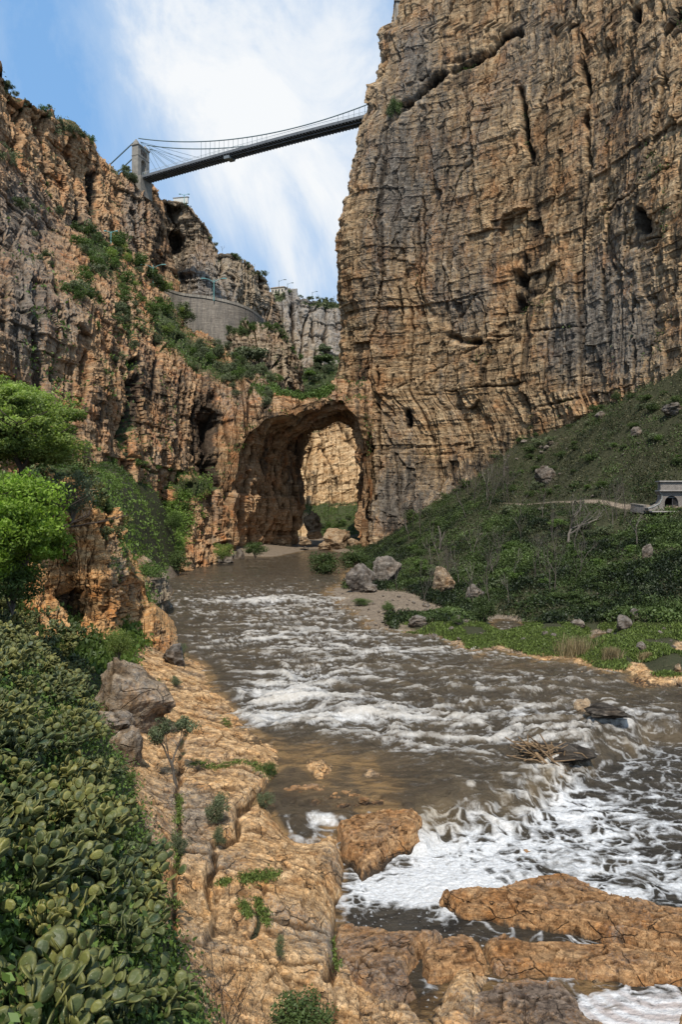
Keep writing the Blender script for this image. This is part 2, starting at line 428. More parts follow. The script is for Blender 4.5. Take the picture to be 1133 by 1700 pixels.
for u_, v_, r_, s_ in ((430, 170, .22, .5), (560, 330, .2, .5), (440, 420, .16, .35), (590, 60, .16, .45), (330, 330, .2, .3), (520, 470, .16, .55), (250, 140, .14, .25)):
    cl = q.math('ADD', cl, q.math('MULTIPLY', blob(u_, v_, r_), s_))
cl = q.math('ADD', cl, q.math('MULTIPLY', q.math('SUBTRACT', n1, .5), 3.0))
cl = q.math('ADD', cl, q.math('MULTIPLY', q.math('SUBTRACT', n2, .5), .5))
for u_, v_, r_, s_ in ((60, 90, .26, .75), (470, 400, .12, .35), (520, 30, .09, .35), (200, 250, .1, .3)):
    cl = q.math('SUBTRACT', cl, q.math('MULTIPLY', blob(u_, v_, r_), s_))
cf = q.rng(cl, -.7, 1.2)
ccol = q.mix(q.rng(cl, .5, 1.5), (4.7, 5.9, 7.5), (7.9, 8.1, 8.3))
skyc = q.mix(1.0, sky.outputs[0], (1.25, 1.2, 1.12), 'MULTIPLY')
skyc = q.mix(.6, skyc, (2.3, 4.9, 8.9))
res = q.mix(cf, skyc, ccol)
q.l(res, bg.inputs[0]); bg.inputs[1].default_value = .118
scn.view_settings.view_transform = 'Standard'; scn.view_settings.look = 'None'; scn.view_settings.exposure = 0; scn.view_settings.gamma = 1
scn.cycles.max_bounces = 5; scn.cycles.diffuse_bounces = 3; scn.cycles.transparent_max_bounces = 4

# ================================================================== cliffs
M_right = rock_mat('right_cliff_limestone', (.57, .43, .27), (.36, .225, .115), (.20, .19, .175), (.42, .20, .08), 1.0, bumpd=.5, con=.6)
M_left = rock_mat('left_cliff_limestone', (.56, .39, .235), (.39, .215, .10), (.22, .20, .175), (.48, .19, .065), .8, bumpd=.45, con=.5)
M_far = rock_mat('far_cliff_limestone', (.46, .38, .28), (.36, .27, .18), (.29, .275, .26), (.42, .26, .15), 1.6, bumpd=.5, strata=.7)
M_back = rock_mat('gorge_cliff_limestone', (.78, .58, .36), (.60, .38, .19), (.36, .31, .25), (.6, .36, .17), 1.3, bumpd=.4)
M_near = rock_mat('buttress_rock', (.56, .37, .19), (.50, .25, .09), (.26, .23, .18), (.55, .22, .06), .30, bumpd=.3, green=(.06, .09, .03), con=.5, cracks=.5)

eR = interp([(-120, 668), (-40, 662), (0, 655), (12, 652), (40, 650), (48, 632), (90, 630), (135, 622), (140, 607), (180, 606), (205, 598), (250, 590), (290, 578), (330, 574), (370, 562), (420, 558), (470, 560), (520, 566), (560, 568), (620, 560), (655, 560), (680, 578), (705, 592), (740, 600), (780, 604), (830, 603), (870, 600), (900, 597), (980, 590)])
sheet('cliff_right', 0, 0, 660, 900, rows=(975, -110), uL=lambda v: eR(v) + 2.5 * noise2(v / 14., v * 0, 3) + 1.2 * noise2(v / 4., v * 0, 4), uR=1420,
      dep=[(600, 900, 205), (590, 400, 207), (640, 20, 216), (700, 850, 200), (700, 400, 203), (700, 0, 212), (800, 790, 189), (800, 300, 193), (800, 0, 202), (870, 720, 177), (900, 300, 178), (900, 0, 188),
           (1000, 690, 148), (1000, 400, 158), (1000, 0, 170), (1133, 600, 127), (1133, 300, 133), (1133, 0, 146), (1250, 500, 108), (1250, 0, 124), (1420, 400, 85), (1420, 0, 100), (1000, 970, 140), (1400, 970, 76)],
      sc=1.0, seed=3, butt=1.9, blk=.46, wv=.2, rough=.2, fc=.85, tilt=.03, mat=M_right, wrap=36, edge=9, base=(.22, .2, 0), greenledge=.5,
      grooves=[([(640, 182), (668, 170), (700, 152), (735, 122), (790, 100), (815, 84)], 5, 5), ([(700, 128), (735, 108), (780, 92)], 4, 3), ([(815, 84), (835, 62), (865, 58)], 6, 4),
               ([(866, 150), (872, 230), (882, 270)], 5, 4), ([(953, -20), (963, 60), (972, 140), (972, 270), (968, 370)], 4, 3.5), ([(627, 610), (625, 700), (629, 780)], 2.6, 4),
               ([(968, 375), (1060, 315), (1140, 258)], 2, 1.6), ([(870, 350), (960, 330)], 2, .8), ([(1066, 354), (1066, 378)], 5.5, 9), ([(1060, 22), (1058, 44)], 7, 8), ([(676, 682), (676, 704)], 5, 8),
               ([(1123, 28), (1126, 44)], 7, 5), ([(862, 440), (856, 520), (862, 550)], 14, 3), ([(750, 557), (770, 566), (795, 566)], 6, 4), ([(600, 748), (690, 742), (770, 736)], 1.8, 1.2), ([(690, 655), (900, 632), (980, 620)], 1.8, 1.),
               ([(700, 310), (706, 420), (700, 520)], 2.2, 1.5), ([(660, 400), (665, 560)], 2, 1.4), ([(800, 560), (960, 540)], 2.2, 1.3), ([(845, 160), (838, 300)], 2, 1), ([(1010, 420), (1060, 470), (1050, 560)], 3, 1.4),
               ([(1105, 0), (1100, 120), (1125, 180)], 3, 2), ([(585, 700), (630, 660), (760, 590), (830, 560)], 1.8, 1.), ([(1066, 400), (1120, 380)], 2, 1), ([(760, 200), (840, 175)], 2.5, 1.5), ([(690, 160), (640, 220), (615, 300)], 3, 2),
               ([(880, 680), (1000, 650)], 2, 1.4), ([(650, 620), (648, 760)], 1.8, 1.), ([(905, 560), (925, 690)], 2.4, 1.2)],
      gray=[(680, 330, 75, 150, .42), (690, 80, 70, 60, .4), (990, 560, 130, 70, .5), (990, 470, 30, 100, .4), (640, 860, 60, 50, .3), (1090, 480, 60, 120, .2), (800, 240, 50, 60, .25), (760, 820, 110, 60, .45), (760, 500, 60, 30, .25)],
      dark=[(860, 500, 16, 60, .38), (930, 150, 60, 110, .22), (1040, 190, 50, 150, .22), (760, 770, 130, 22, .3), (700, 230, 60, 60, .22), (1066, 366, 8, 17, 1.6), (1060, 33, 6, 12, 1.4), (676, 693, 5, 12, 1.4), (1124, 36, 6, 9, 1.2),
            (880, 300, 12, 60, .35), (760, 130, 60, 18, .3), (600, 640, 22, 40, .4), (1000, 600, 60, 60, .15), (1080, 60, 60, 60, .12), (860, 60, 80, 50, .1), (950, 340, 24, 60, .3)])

sheet('cliff_left', -230, 614, 760, 560,
      vt=interp([(-230, 130), (-50, 205), (0, 240), (40, 285), (75, 330), (110, 388), (150, 398), (190, 405), (230, 440), (260, 472), (310, 530), (350, 560), (400, 600), (440, 628), (462, 646), (490, 655), (520, 650), (555, 640), (614, 640)]),
      vb=interp([(-230, 960), (367, 960), (371, 915), (378, 850), (386, 810), (396, 752), (412, 718), (440, 694), (478, 688), (500, 677), (520, 669), (545, 665), (568, 669), (590, 692), (603, 740), (608, 800), (614, 860)]),
      dep=[(-230, 300, 90), (-230, 800, 62), (0, 820, 90), (0, 650, 96), (0, 450, 112), (0, 255, 165), (100, 800, 108), (100, 600, 116), (100, 470, 136), (100, 395, 196), (190, 760, 124), (190, 620, 134), (190, 500, 160), (190, 408, 236),
           (270, 800, 150), (270, 680, 163), (270, 590, 182), (270, 480, 262), (350, 850, 184), (350, 700, 187), (350, 640, 194), (350, 565, 252), (400, 850, 191), (420, 690, 196), (450, 668, 200), (430, 620, 238), (500, 690, 200), (510, 655, 205), (600, 650, 207), (600, 750, 206), (0, 940, 84), (200, 940, 118), (350, 940, 183)],
      sc=.85, seed=11, butt=2.5, blk=.7, wv=.3, fc=.62, mat=M_left, cap=16, capdy=lambda u: np.interp(u, [440, 500], [1.6, .75]), base=(.2, .22, 0), greenledge=1.0, jag=2.5,
      grooves=[([(352, 640), (356, 760), (362, 900)], 9, 4.5), ([(262, 560), (258, 640)], 5, 3), ([(190, 742), (270, 790), (350, 812)], 2.5, 2), ([(20, 700), (180, 700)], 3, 1.3), ([(225, 600), (218, 700), (205, 740)], 6, 4),
               ([(300, 610), (296, 700)], 4, 2.5), ([(150, 560), (130, 640)], 4, 2), ([(85, 440), (92, 560), (80, 640)], 4, 2.5), ([(440, 665), (430, 690)], 3, 2), ([(330, 620), (336, 760)], 3, 2.5), ([(0, 520), (80, 525), (150, 560)], 2, 1.2)],
      gray=[(60, 420, 90, 110, .5), (20, 330, 70, 60, .4), (140, 520, 30, 60, .3), (420, 660, 50, 20, .2), (20, 560, 60, 60, .25)],
      dark=[(355, 760, 14, 120, .55), (280, 660, 45, 60, .32), (240, 640, 30, 50, .3), (400, 790, 20, 60, .35), (450, 690, 70, 18, .3), (60, 480, 60, 60, .12), (320, 700, 26, 60, .2), (170, 690, 18, 50, .2)],
      green=[(150, 410, 45, 20, .65), (170, 440, 30, 25, .5), (140, 490, 22, 20, .5), (215, 470, 35, 45, .5), (270, 520, 35, 40, .6), (300, 560, 40, 35, .55), (340, 590, 40, 25, .7), (390, 620, 40, 18, .8), (440, 648, 30, 10, .8), (515, 652, 40, 7, 1.2), (60, 350, 30, 14, .4), (210, 550, 20, 22, .5), (75, 430, 16, 14, .4), (215, 800, 80, 14, .4)])

sheet('cliff_upper_left', -160, 306, 460, 400,
      vt=interp([(-160, 0), (-60, 60), (0, 93), (15, 108), (22, 138), (45, 150), (60, 165), (85, 176), (100, 203), (130, 214), (150, 236), (163, 258), (185, 274), (205, 292), (240, 294), (252, 308), (266, 330), (272, 360), (286, 410), (300, 470), (306, 520)]),
      vb=lambda u: 600 + 0 * u,
      dep=[(-160, 100, 170), (-160, 500, 140), (0, 110, 222), (0, 300, 206), (0, 550, 190), (100, 215, 262), (100, 450, 232), (160, 265, 298), (160, 450, 268), (230, 300, 326), (230, 450, 300), (265, 380, 330), (290, 440, 345), (280, 580, 318)],
      sc=1.2, seed=23, butt=3.6, blk=.9, fc=.6, mat=M_left, cap=16, capdy=2.2, base=(.12, .12, 0), jag=3.0, greenledge=.8,
      grooves=[([(150, 290), (155, 380)], 6, 6), ([(70, 200), (80, 330)], 5, 4), ([(110, 230), (130, 400)], 5, 4), ([(240, 320), (262, 480)], 3, 2), ([(30, 170), (60, 260)], 4, 3), ([(195, 300), (215, 420)], 3, 2)],
      gray=[(225, 380, 50, 70, .6), (60, 400, 80, 60, .5), (10, 250, 50, 60, .2), (185, 300, 30, 30, .2)], dark=[(155, 320, 10, 40, .45), (262, 400, 12, 60, .3), (60, 230, 30, 30, .15)],
      green=[(30, 150, 40, 14, .5), (110, 215, 40, 12, .6), (190, 285, 30, 10, .5), (65, 300, 30, 20, .3), (30, 260, 30, 10, .5), (160, 395, 40, 12, .5)])

sheet('cliff_cave_pillar', 248, 512, 380, 360,
      vt=interp([(248, 312), (262, 322), (300, 330), (318, 337), (326, 352), (345, 368), (356, 386), (362, 404), (372, 416), (395, 426), (415, 436), (436, 452), (446, 466), (458, 492), (470, 530), (480, 560), (494, 600), (512, 650)]),
      vb=lambda u: 690 + 0 * u,
      dep=[(248, 330, 352), (248, 550, 350), (285, 335, 352), (290, 420, 358), (300, 560, 352), (325, 360, 352), (330, 450, 340), (345, 540, 340), (380, 430, 362), (400, 520, 362), (440, 480, 385), (460, 560, 395), (500, 620, 410), (500, 680, 400)],
      sc=1.5, seed=31, butt=4, blk=1, mat=M_far, cap=14, capdy=2.5, base=(.2, .12, 0), jag=2.2, greenledge=.6,
      push=[(290, 352, 14, 10, 4), (291, 405, 8, 13, 9), (303, 440, 9, 28, 5)],
      grooves=[([(372, 420), (378, 480), (400, 560)], 3, 5), ([(436, 455), (446, 520), (452, 600)], 3, 5), ([(402, 500), (420, 560)], 3, 3)],
      gray=[(340, 470, 40, 60, .45), (430, 500, 40, 50, .1)], dark=[(291, 405, 8, 14, .7), (303, 450, 8, 36, .4), (322, 390, 8, 20, .3)],
      green=[(430, 452, 30, 8, .6), (470, 530, 10, 20, .4), (320, 335, 20, 4, .7), (395, 500, 12, 14, .3)])
sheet('cliff_far', 425, 690, 260, 200,
      vt=interp([(425, 480), (445, 478), (455, 488), (482, 484), (500, 488), (530, 497), (550, 502), (568, 505), (600, 515), (690, 530)]), vb=lambda u: 690 + 0 * u,
      dep=[(430, 500, 440), (430, 650, 400), (500, 500, 446), (500, 640, 400), (560, 520, 470), (560, 640, 410), (690, 540, 480), (690, 650, 420)],
      sc=2.2, seed=37, butt=5, blk=1, mat=M_far, cap=10, capdy=3, base=(.75, .05, 0), jag=1.0,
      grooves=[([(487, 510), (490, 600)], 4, 6), ([(520, 500), (523, 590)], 3, 4), ([(545, 510), (540, 600)], 3, 4)],
      green=[(455, 496, 22, 8, .9), (530, 500, 40, 5, .8), (560, 508, 40, 5, .8), (515, 590, 30, 30, .4)])
sheet('hill_behind_arch', 470, 700, 240, 130,
      vt=interp([(470, 612), (495, 596), (520, 582), (545, 574), (565, 580), (700, 560)]), vb=lambda u: 672 + 0 * u,
      dep=[(480, 620, 405), (480, 690, 358), (560, 590, 435), (560, 650, 378), (560, 690, 362), (700, 580, 435), (700, 690, 362)],
      sc=1.4, seed=43, butt=4, blk=.5, mat=M_far, cap=10, capdy=3, base=(.2, .05, .85), jag=2.0)
sheet('cliff_knoll', 352, 508, 260, 200,
      vt=interp([(352, 580), (366, 566), (374, 556), (386, 540), (405, 531), (430, 535), (455, 539), (474, 549), (486, 575), (493, 605), (500, 640), (508, 668)]), vb=lambda u: 700 + 0 * u,
      dep=[(352, 600, 272), (380, 570, 264), (380, 640, 248), (430, 560, 256), (430, 640, 240), (470, 560, 262), (470, 640, 250), (500, 640, 282), (505, 690, 280), (352, 690, 242)],
      sc=1.0, seed=47, butt=2.6, blk=1.1, mat=M_far, cap=14, capdy=.5, base=(.15, .12, 0), jag=2.0, greenledge=.8,
      grooves=[([(390, 560), (440, 562), (480, 566)], 2, 1.6), ([(420, 600), (480, 606)], 2, 1.3), ([(455, 560), (462, 640)], 2.4, 2)],
      green=[(395, 545, 28, 12, .8), (400, 590, 25, 20, .45), (475, 556, 12, 14, .6), (440, 612, 30, 18, .5), (380, 620, 30, 20, .7)], dark=[(395, 575, 25, 12, .4)])
sheet('gorge_wall_behind_arch', 455, 680, 330, 260, vt=lambda u: 668 + 0 * u, vb=lambda u: 868 + 0 * u,
      dep=[(455, 700, 335), (455, 850, 322), (510, 700, 340), (510, 840, 322), (540, 720, 352), (548, 840, 326), (580, 720, 360), (590, 790, 336), (590, 840, 325), (680, 700, 365), (680, 850, 335)],
      sc=1.3, seed=53, butt=3.6, blk=1., mat=M_back, cap=0, base=(.02, .05, 0), greenledge=.8, tilt=-.25,
      grooves=[([(510, 690), (545, 760), (560, 800)], 3, 3), ([(560, 700), (600, 760)], 3, 3), ([(540, 770), (600, 776)], 2.4, 2.5), ([(540, 800), (600, 806)], 2, 2)], dark=[(530, 800, 24, 30, .3), (520, 840, 40, 8, .3)], green=[(560, 838, 60, 5, .6)])
sheet('slope_behind_arch', 455, 690, 260, 130, vt=interp([(455, 842), (500, 838), (560, 840), (600, 837), (690, 835)]), vb=lambda u: 930 + 0 * u,
      dep=[(455, 840, 315), (455, 925, 260), (520, 840, 315), (520, 925, 260), (600, 840, 313), (600, 925, 260), (690, 840, 312), (690, 925, 260)],
      sc=1.0, seed=59, butt=1.8, blk=.25, mat=M_back, cap=8, capdy=3, base=(.1, .0, .75), jag=.8, green=[(530, 905, 50, 12, -1.0), (505, 870, 12, 20, -.6)])

# natural arch: vault between the front and the rear opening
fo = [(371, 935), (374, 900), (379, 850), (386, 810), (396, 752), (412, 718), (440, 694), (478, 688), (500, 677), (520, 669), (545, 665), (568, 669), (590, 692), (603, 740), (607, 800), (606, 860), (603, 930)]
re = [(478, 935), (484, 905), (486, 870), (487, 835), (489, 800), (493, 770), (500, 744), (510, 722), (522, 706), (538, 698), (558, 698), (580, 708), (596, 730), (604, 765), (607, 810), (606, 860), (604, 930)]
def respl(pl, n):
    pl = np.array(pl, float); t = np.linspace(0, len(pl) - 1, n); k = np.clip(t.astype(int), 0, len(pl) - 2); f = (t - k)[:, None]
    g = lambda i: pl[np.clip(i, 0, len(pl) - 1)]
    p0, p1, p2, p3 = g(k - 1), g(k), g(k + 1), g(k + 2)
    return .5 * (2 * p1 + (p2 - p0) * f + (2 * p0 - 5 * p1 + 4 * p2 - p3) * f * f + (3 * p1 - p0 - 3 * p2 + p3) * f ** 3)
na, nd = 420, 200
A_ = respl(fo, na); B_ = respl(re, na)
tt = np.linspace(-.16, 1.12, nd)[:, None]; tc0 = np.maximum(tt, 0)
U_ = A_[:, 0] * (1 - tt) + B_[:, 0] * tt; V_ = A_[:, 1] * (1 - tt) + B_[:, 1] * tt
YF = np.interp(A_[:, 0], [371, 420, 500, 606], [188, 195, 200, 206])
Yv = YF * (1 - tc0) + 229 * tc0 + ss(0, -.05, tt) * 2.5 - 7 * np.sin(np.pi * np.clip(tt, 0, 1)) * np.interp(A_[:, 0], [371, 420, 520, 600], [-.6, -.5, .6, 0])
Q = np.stack([(U_ - CU) / F * Yv, Yv, H + (CV - V_) / F * Yv], -1)
N = np.cross(np.gradient(Q, axis=1), np.gradient(Q, axis=0)); N /= np.linalg.norm(N, axis=-1)[..., None] + 1e-9
if (N[:, 30, 0].mean() < 0): N = -N
sA = Q[..., 1] * 1.0 + Q[..., 0] * .55
d = (rockdisp(sA, Q[..., 2], .75, 71, 2.0, .8, 0, .35) - .4) * ss(0, .06, tt)
led = ss(-.5, .5, Q[..., 2] - (H + 5.2 + 0)); d = d + 1.0 * (1 - led) * (U_ < 520)
d = d + (1.2 * noise3(Q[..., 0] / 6, Q[..., 1] / 9, Q[..., 2] / 7, 5) + 2.6 * facets(sA / 6, Q[..., 2] / 9 + tt * 3, 6) + 1.2 * facets(sA / 2.4, Q[..., 2] / 3.4 + tt * 5, 8)) * ss(-.1, .05, tt)
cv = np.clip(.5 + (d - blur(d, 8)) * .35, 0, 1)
Q = Q + N * d[..., None]
gr = .25 + .25 * fbm2(sA / 9, Q[..., 2] / 20, 3); lo = ss(H + 8, H - 2, Q[..., 2])
dk = .30 + .5 * fbm2(sA / 3.2, Q[..., 2] / 45, 4, 3) - .25 * lo - .5 * blobs(U_, V_, [(455, 885, 42, 32, 1.2)])  # vault shade and the sunlit patch at its foot, painted into the colour
gr = gr - .6 * blobs(U_, V_, [(455, 880, 50, 40, 1)])
SH['natural_arch_vault'] = (U_, V_, Q, N)
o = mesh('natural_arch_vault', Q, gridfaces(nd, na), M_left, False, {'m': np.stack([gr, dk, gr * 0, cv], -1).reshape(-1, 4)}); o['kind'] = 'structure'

# near left bank rocks
sheet('rock_buttress', 30, 262, 420, 420, vt=interp([(30, 800), (60, 778), (100, 772), (140, 776), (160, 790), (178, 815), (198, 862), (213, 905), (226, 935), (236, 962), (242, 1010), (247, 1060), (262, 1090)]), vb=lambda u: 1118 + 0 * u,
      dep=[(30, 820, 47), (60, 800, 49), (60, 1000, 44), (100, 1080, 42), (100, 920, 47), (140, 800, 52), (150, 920, 48), (150, 1000, 47), (150, 1100, 46), (200, 880, 55), (195, 960, 50), (200, 1090, 49), (240, 980, 60), (240, 1100, 56)],
      sc=.26, seed=83, butt=1.6, blk=1.2, mat=M_near, cap=16, capdy=.5, base=(.05, .08, 0), jag=3.0, rise=.04, rough=.5, greenledge=.5,
      push=[(125, 1000, 14, 22, 1.5), (112, 960, 10, 20, .8)],
      grooves=[([(105, 985), (125, 1010), (135, 1035)], 12, 1.5), ([(165, 870), (150, 960), (160, 1060)], 4, .8), ([(195, 960), (200, 1060)], 4, .6), ([(130, 850), (110, 950)], 3, .6), ([(222, 960), (226, 1080)], 4, .5)],
      gray=[(195, 950, 16, 80, .55), (160, 800, 30, 20, .6), (226, 980, 12, 40, .5)], dark=[(122, 1000, 13, 22, .45), (100, 940, 12, 40, .2)], green=[(175, 830, 22, 22, .7), (205, 900, 10, 30, .5), (110, 780, 50, 14, .9), (190, 950, 8, 40, .35)])
sheet('rock_step', 220, 312, 180, 130, vt=interp([(220, 1030), (240, 1028), (262, 1036), (280, 1052), (296, 1078), (306, 1098), (312, 1110)]), vb=lambda u: 1118 + 0 * u,
      dep=[(220, 1040, 56), (220, 1110, 52), (260, 1060, 55), (260, 1110, 52.5), (300, 1090, 57), (312, 1110, 60)], sc=.3, seed=91, butt=.8, blk=1.2, mat=M_near, cap=14, capdy=.5, base=(.1, .1, 0), rise=.0, jag=1.5,
      grooves=[([(225, 1050), (290, 1062)], 2, .4)], gray=[(290, 1085, 12, 20, .7)])
sheet('rock_shoulder', 215, 292, 180, 150, vt=interp([(215, 925), (240, 938), (258, 958), (272, 982), (282, 1010), (288, 1040), (292, 1060)]), vb=lambda u: 1075 + 0 * u,
      dep=[(215, 940, 76), (215, 1060, 66), (250, 960, 78), (250, 1060, 68), (285, 1030, 80), (290, 1070, 76)], sc=.5, seed=95, butt=1.4, blk=1.2, mat=M_near, cap=12, capdy=1, base=(.75, .2, 0.1), rise=.0, jag=3,
      green=[(240, 955, 20, 10, .8)])
sheet('river_outcrop', 235, 384, 300, 260, vt=interp([(235, 900), (252, 862), (275, 832), (300, 806), (325, 797), (347, 800), (360, 822), (370, 860), (376, 900), (384, 940)]), vb=lambda u: 960 + 0 * u,
      dep=[(235, 910, 140), (235, 950, 126), (300, 830, 158), (300, 940, 140), (345, 820, 164), (345, 940, 150), (375, 900, 172), (382, 950, 168)], sc=.7, seed=99, butt=2.2, blk=1.2, mat=M_left, cap=14, capdy=1.3, base=(.15, .1, 0), jag=3, greenledge=.6,
      green=[(310, 815, 30, 16, .9), (270, 860, 26, 22, .9), (300, 870, 20, 40, .5), (335, 860, 12, 40, .3), (280, 910, 20, 30, .9), (345, 805, 16, 8, .8)])

# ================================================================== terrain (one sheet out to the horizon)
gp = []
def g_v(u, v, z, dz=0.0): Y = (H - z) * F / (v - CV); gp.append((u, Y, z + dz))
def g_y(u, v, Y, dz=0.0): gp.append((u, Y, H + (CV - v) / F * Y + dz))
for u, v in ((430, 930), (560, 936), (380, 965), (500, 965), (350, 1005), (470, 1005), (330, 1060), (560, 1060), (420, 1120), (700, 1110), (900, 1120), (500, 1180), (700, 1200), (1000, 1150), (1133, 1150), (650, 1260), (850, 1220), (1300, 1150), (520, 920), (1400, 1200)):
    g_v(u, v, 0, -.9)
for u, v in ((300, 948), (270, 968), (268, 1000), (268, 1062), (292, 1090), (325, 1108), (350, 1150), (378, 1200), (415, 1240), (445, 1285)):
    g_v(u, v, 0, .3)
for u, v in ((590, 952), (560, 985), (585, 1008), (640, 1040), (720, 1058), (830, 1076), (950, 1092), (1060, 1104), (1133, 1106), (1250, 1106)):
    g_v(u, v, 0, .35)
for u, v, z in ((720, 1044, .75), (820, 1056, .8), (930, 1070, .8), (1040, 1085, .8), (670, 1030, .7), (860, 1046, 1.1), (940, 1052, 1.2), (760, 1036, 1.1), (1010, 1062, 1.2), (1100, 1080, 1.1), (1133, 1090, .9), (640, 1590, -.45), (760, 1585, -.7), (850, 1588, -.72), (1000, 1600, -.8), (1150, 1606, -.85), (1250, 1610, -.85)):
    g_v(u, v, z)
for u, v, z in ((640, 1000, .7), (690, 1030, .6), (600, 1330, -.05), (520, 1300, -.05), (560, 1250, -.3), (570, 1285, -.32), (620, 1270, -.25), (690, 1310, -.2), (440, 1335, .25), (505, 1362, -1.3), (480, 1400, .3), (560, 1400, -.1), (640, 1360, -.2),
                (600, 1450, -1.7), (640, 1500, -1.9), (720, 1500, -2.), (560, 1485, -.35), (580, 1560, -.4), (660, 1600, -.7), (740, 1630, -2.0), (820, 1660, -.95), (900, 1650, -1.0), (1060, 1650, -2.1), (1133, 1640, -2.1), (960, 1690, -1.1), (860, 1698, -.9),
                (760, 1520, -2.), (900, 1480, -2.), (1050, 1500, -2.), (800, 1400, -2.2), (1000, 1400, -2.2), (1133, 1400, -2.2), (950, 1320, -1.9), (1133, 1280, -1.9), (720, 1400, -2.0), (1300, 1400, -2.2), (1300, 1650, -1.8),
                (620, 1690, -.3), (500, 1650, .2), (400, 1680, .7), (300, 1150, .8), (260, 1280, 1.1), (350, 1230, .6), (400, 1320, .6), (300, 1400, 1.1), (400, 1480, .9), (300, 1560, 1.5), (500, 1500, .4), (500, 1580, .2), (420, 1580, .7)):
    g_v(u, v, z)
for u, v, Y in ((640, 898, 206), (700, 852, 200), (800, 786, 190), (870, 732, 178), (1000, 680, 149), (1133, 606, 128), (1250, 540, 110), (1400, 480, 88),
                (1085, 849, 96), (1133, 849, 94), (1200, 849, 90), (830, 836, 132), (960, 834, 112), (1040, 842, 102), (900, 900, 95), (700, 935, 122), (640, 935, 140), (800, 1000, 83), (1000, 1000, 74), (1133, 960, 74), (1133, 1050, 63), (1000, 1065, 64),
                (870, 812, 142), (1000, 755, 122), (1133, 730, 108), (600, 925, 175), (1300, 800, 80), (1300, 1000, 62), (720, 1020, 79), (850, 1050, 70),
                (150, 1690, 8.4), (0, 1690, 7.2), (-150, 1600, 6.5), (235, 1690, 9.6), (150, 1520, 10.8), (230, 1560, 12.2), (50, 1350, 13.2), (180, 1370, 17.2), (-100, 1300, 11), (170, 1270, 23), (100, 1210, 20), (0, 1150, 18), (130, 1170, 31), (60, 1105, 28), (-150, 1090, 17),
                (150, 1112, 40), (60, 1060, 40), (-60, 1010, 34), (100, 900, 60), (180, 800, 84), (-50, 780, 60), (200, 790, 105), (250, 870, 108), (285, 945, 125), (180, 775, 115), (270, 850, 140), (320, 930, 150), (100, 830, 104), (0, 800, 88), (-150, 800, 60),
                (560, 916, 206), (500, 916, 206), (440, 918, 190), (380, 924, 180), (560, 905, 235), (480, 900, 240), (350, 900, 175)):
    g_y(u, v, Y)
tf = tps([(a / 250., math.log(b) * 1.6) for a, b, c in gp], [c for a, b, c in gp], 2e-4)
nY, nU = 1060, 960
Yr = np.concatenate([np.exp(np.linspace(math.log(5.0), math.log(252), nY)), 252 * 1.35 ** np.arange(1, 13)])
Ur = np.concatenate([[-30000, -9000, -3000, -1200, -600, -300], np.linspace(-170, 1300, nU), [1420, 1700, 2200, 3200, 9000, 30000]])
TY = Yr[:, None] * np.ones((1, len(Ur))); TU = Ur[None] * np.ones((len(Yr), 1))
uc = np.clip(TU, -170, 1350); yc = np.clip(TY, 6.5, 245)
TZ0 = np.clip(tf(uc / 250., np.log(yc) * 1.6), -2.5, 48)
far = ss(250, 330, TY); TZ0 = TZ0 * (1 - far) + 3 * far
TX = (TU - CU) / F * TY
# the path to the portal is a level shelf cut in the talus
pd_ = polydist(TX, TY, [((u - CU) / F * Y, Y) for u, v, Y in ((1200, 849, 91), (1133, 849, 95), (1085, 849, 97), (1040, 842, 102), (960, 834, 112), (830, 836, 132))])
green = ss(-.2, .45, TZ0) * (TU > 545) * ss(1090, 1040, 0 * TU)
bar = blobs(TU, CV + F * (H - TZ0) / TY, [(640, 1005, 75, 26, 1.6), (570, 990, 40, 16, .6)])
greenR = np.clip((TU > 545) * ss(.15, .6, TZ0) * (1 - np.clip(bar, 0, 1)) * (TY > 45), 0, 1)
greenL = np.clip(ss(1.5, 2.4, TZ0 + .3 * noise2(TX, TY, 9)) * (TU < 420), 0, 1)
rocky = 1 - np.maximum(greenR, greenL)
# bedrock relief: jointed slabs with steps, cracks and pits
wx = TX + .5 * noise2(TX / 2.2, TY / 2.2, 201); wy = TY + .5 * noise2(TX / 2.2, TY / 2.2, 202)
ca, sa = math.cos(.45), math.sin(.45)
rx = wx * ca + wy * sa; ry = -wx * sa + wy * ca
near = ss(75, 45, TY)
f1, f2, idd = worley(rx / 2.0, ry / 3.2, 205); e1 = f2 - f1
g1, g2, jd = worley(rx / .7 + 4, ry / .8, 207); e2 = g2 - g1
brk = .16 * (idd - .5) + .05 * (jd - .5) * (jd > .5)
up_ = CV + F * (H - TZ0) / TY
cr_ = np.zeros_like(TX); moss_ = np.zeros_like(TX)
for pl, w_, dp_, ms_ in (([(305, 1215), (296, 1300), (297, 1390), (290, 1470), (286, 1600)], 5, .25, .8), ([(445, 1300), (402, 1330), (392, 1370), (358, 1395), (348, 1440), (352, 1500)], 6, .4, .3), ([(270, 1262), (330, 1262), (400, 1268), (462, 1292)], 3.5, .22, .7),
                     ([(562, 1470), (556, 1540), (548, 1620)], 7, .4, .6), ([(395, 1440), (440, 1465), (420, 1530)], 5, .15, .8), ([(300, 1180), (380, 1200)], 3, .15, .3), ([(250, 1400), (340, 1420)], 4, .15, .2), ([(430, 1500), (560, 1540)], 4, .15, .2), ([(300, 1560), (420, 1590), (560, 1600)], 5, .18, .1), ([(240, 1330), (390, 1345)], 3, .12, .2)):
    dd_ = polydist(TU + 5 * noise2(TX / .8, TY / .8, 61), up_ + 4 * noise2(TX / .7, TY / .9, 62), pl); cr_ = np.maximum(cr_, dp_ * np.exp(-(dd_ / w_) ** 2)); moss_ = np.maximum(moss_, ms_ * np.exp(-(dd_ / (w_ * 1.2)) ** 2))
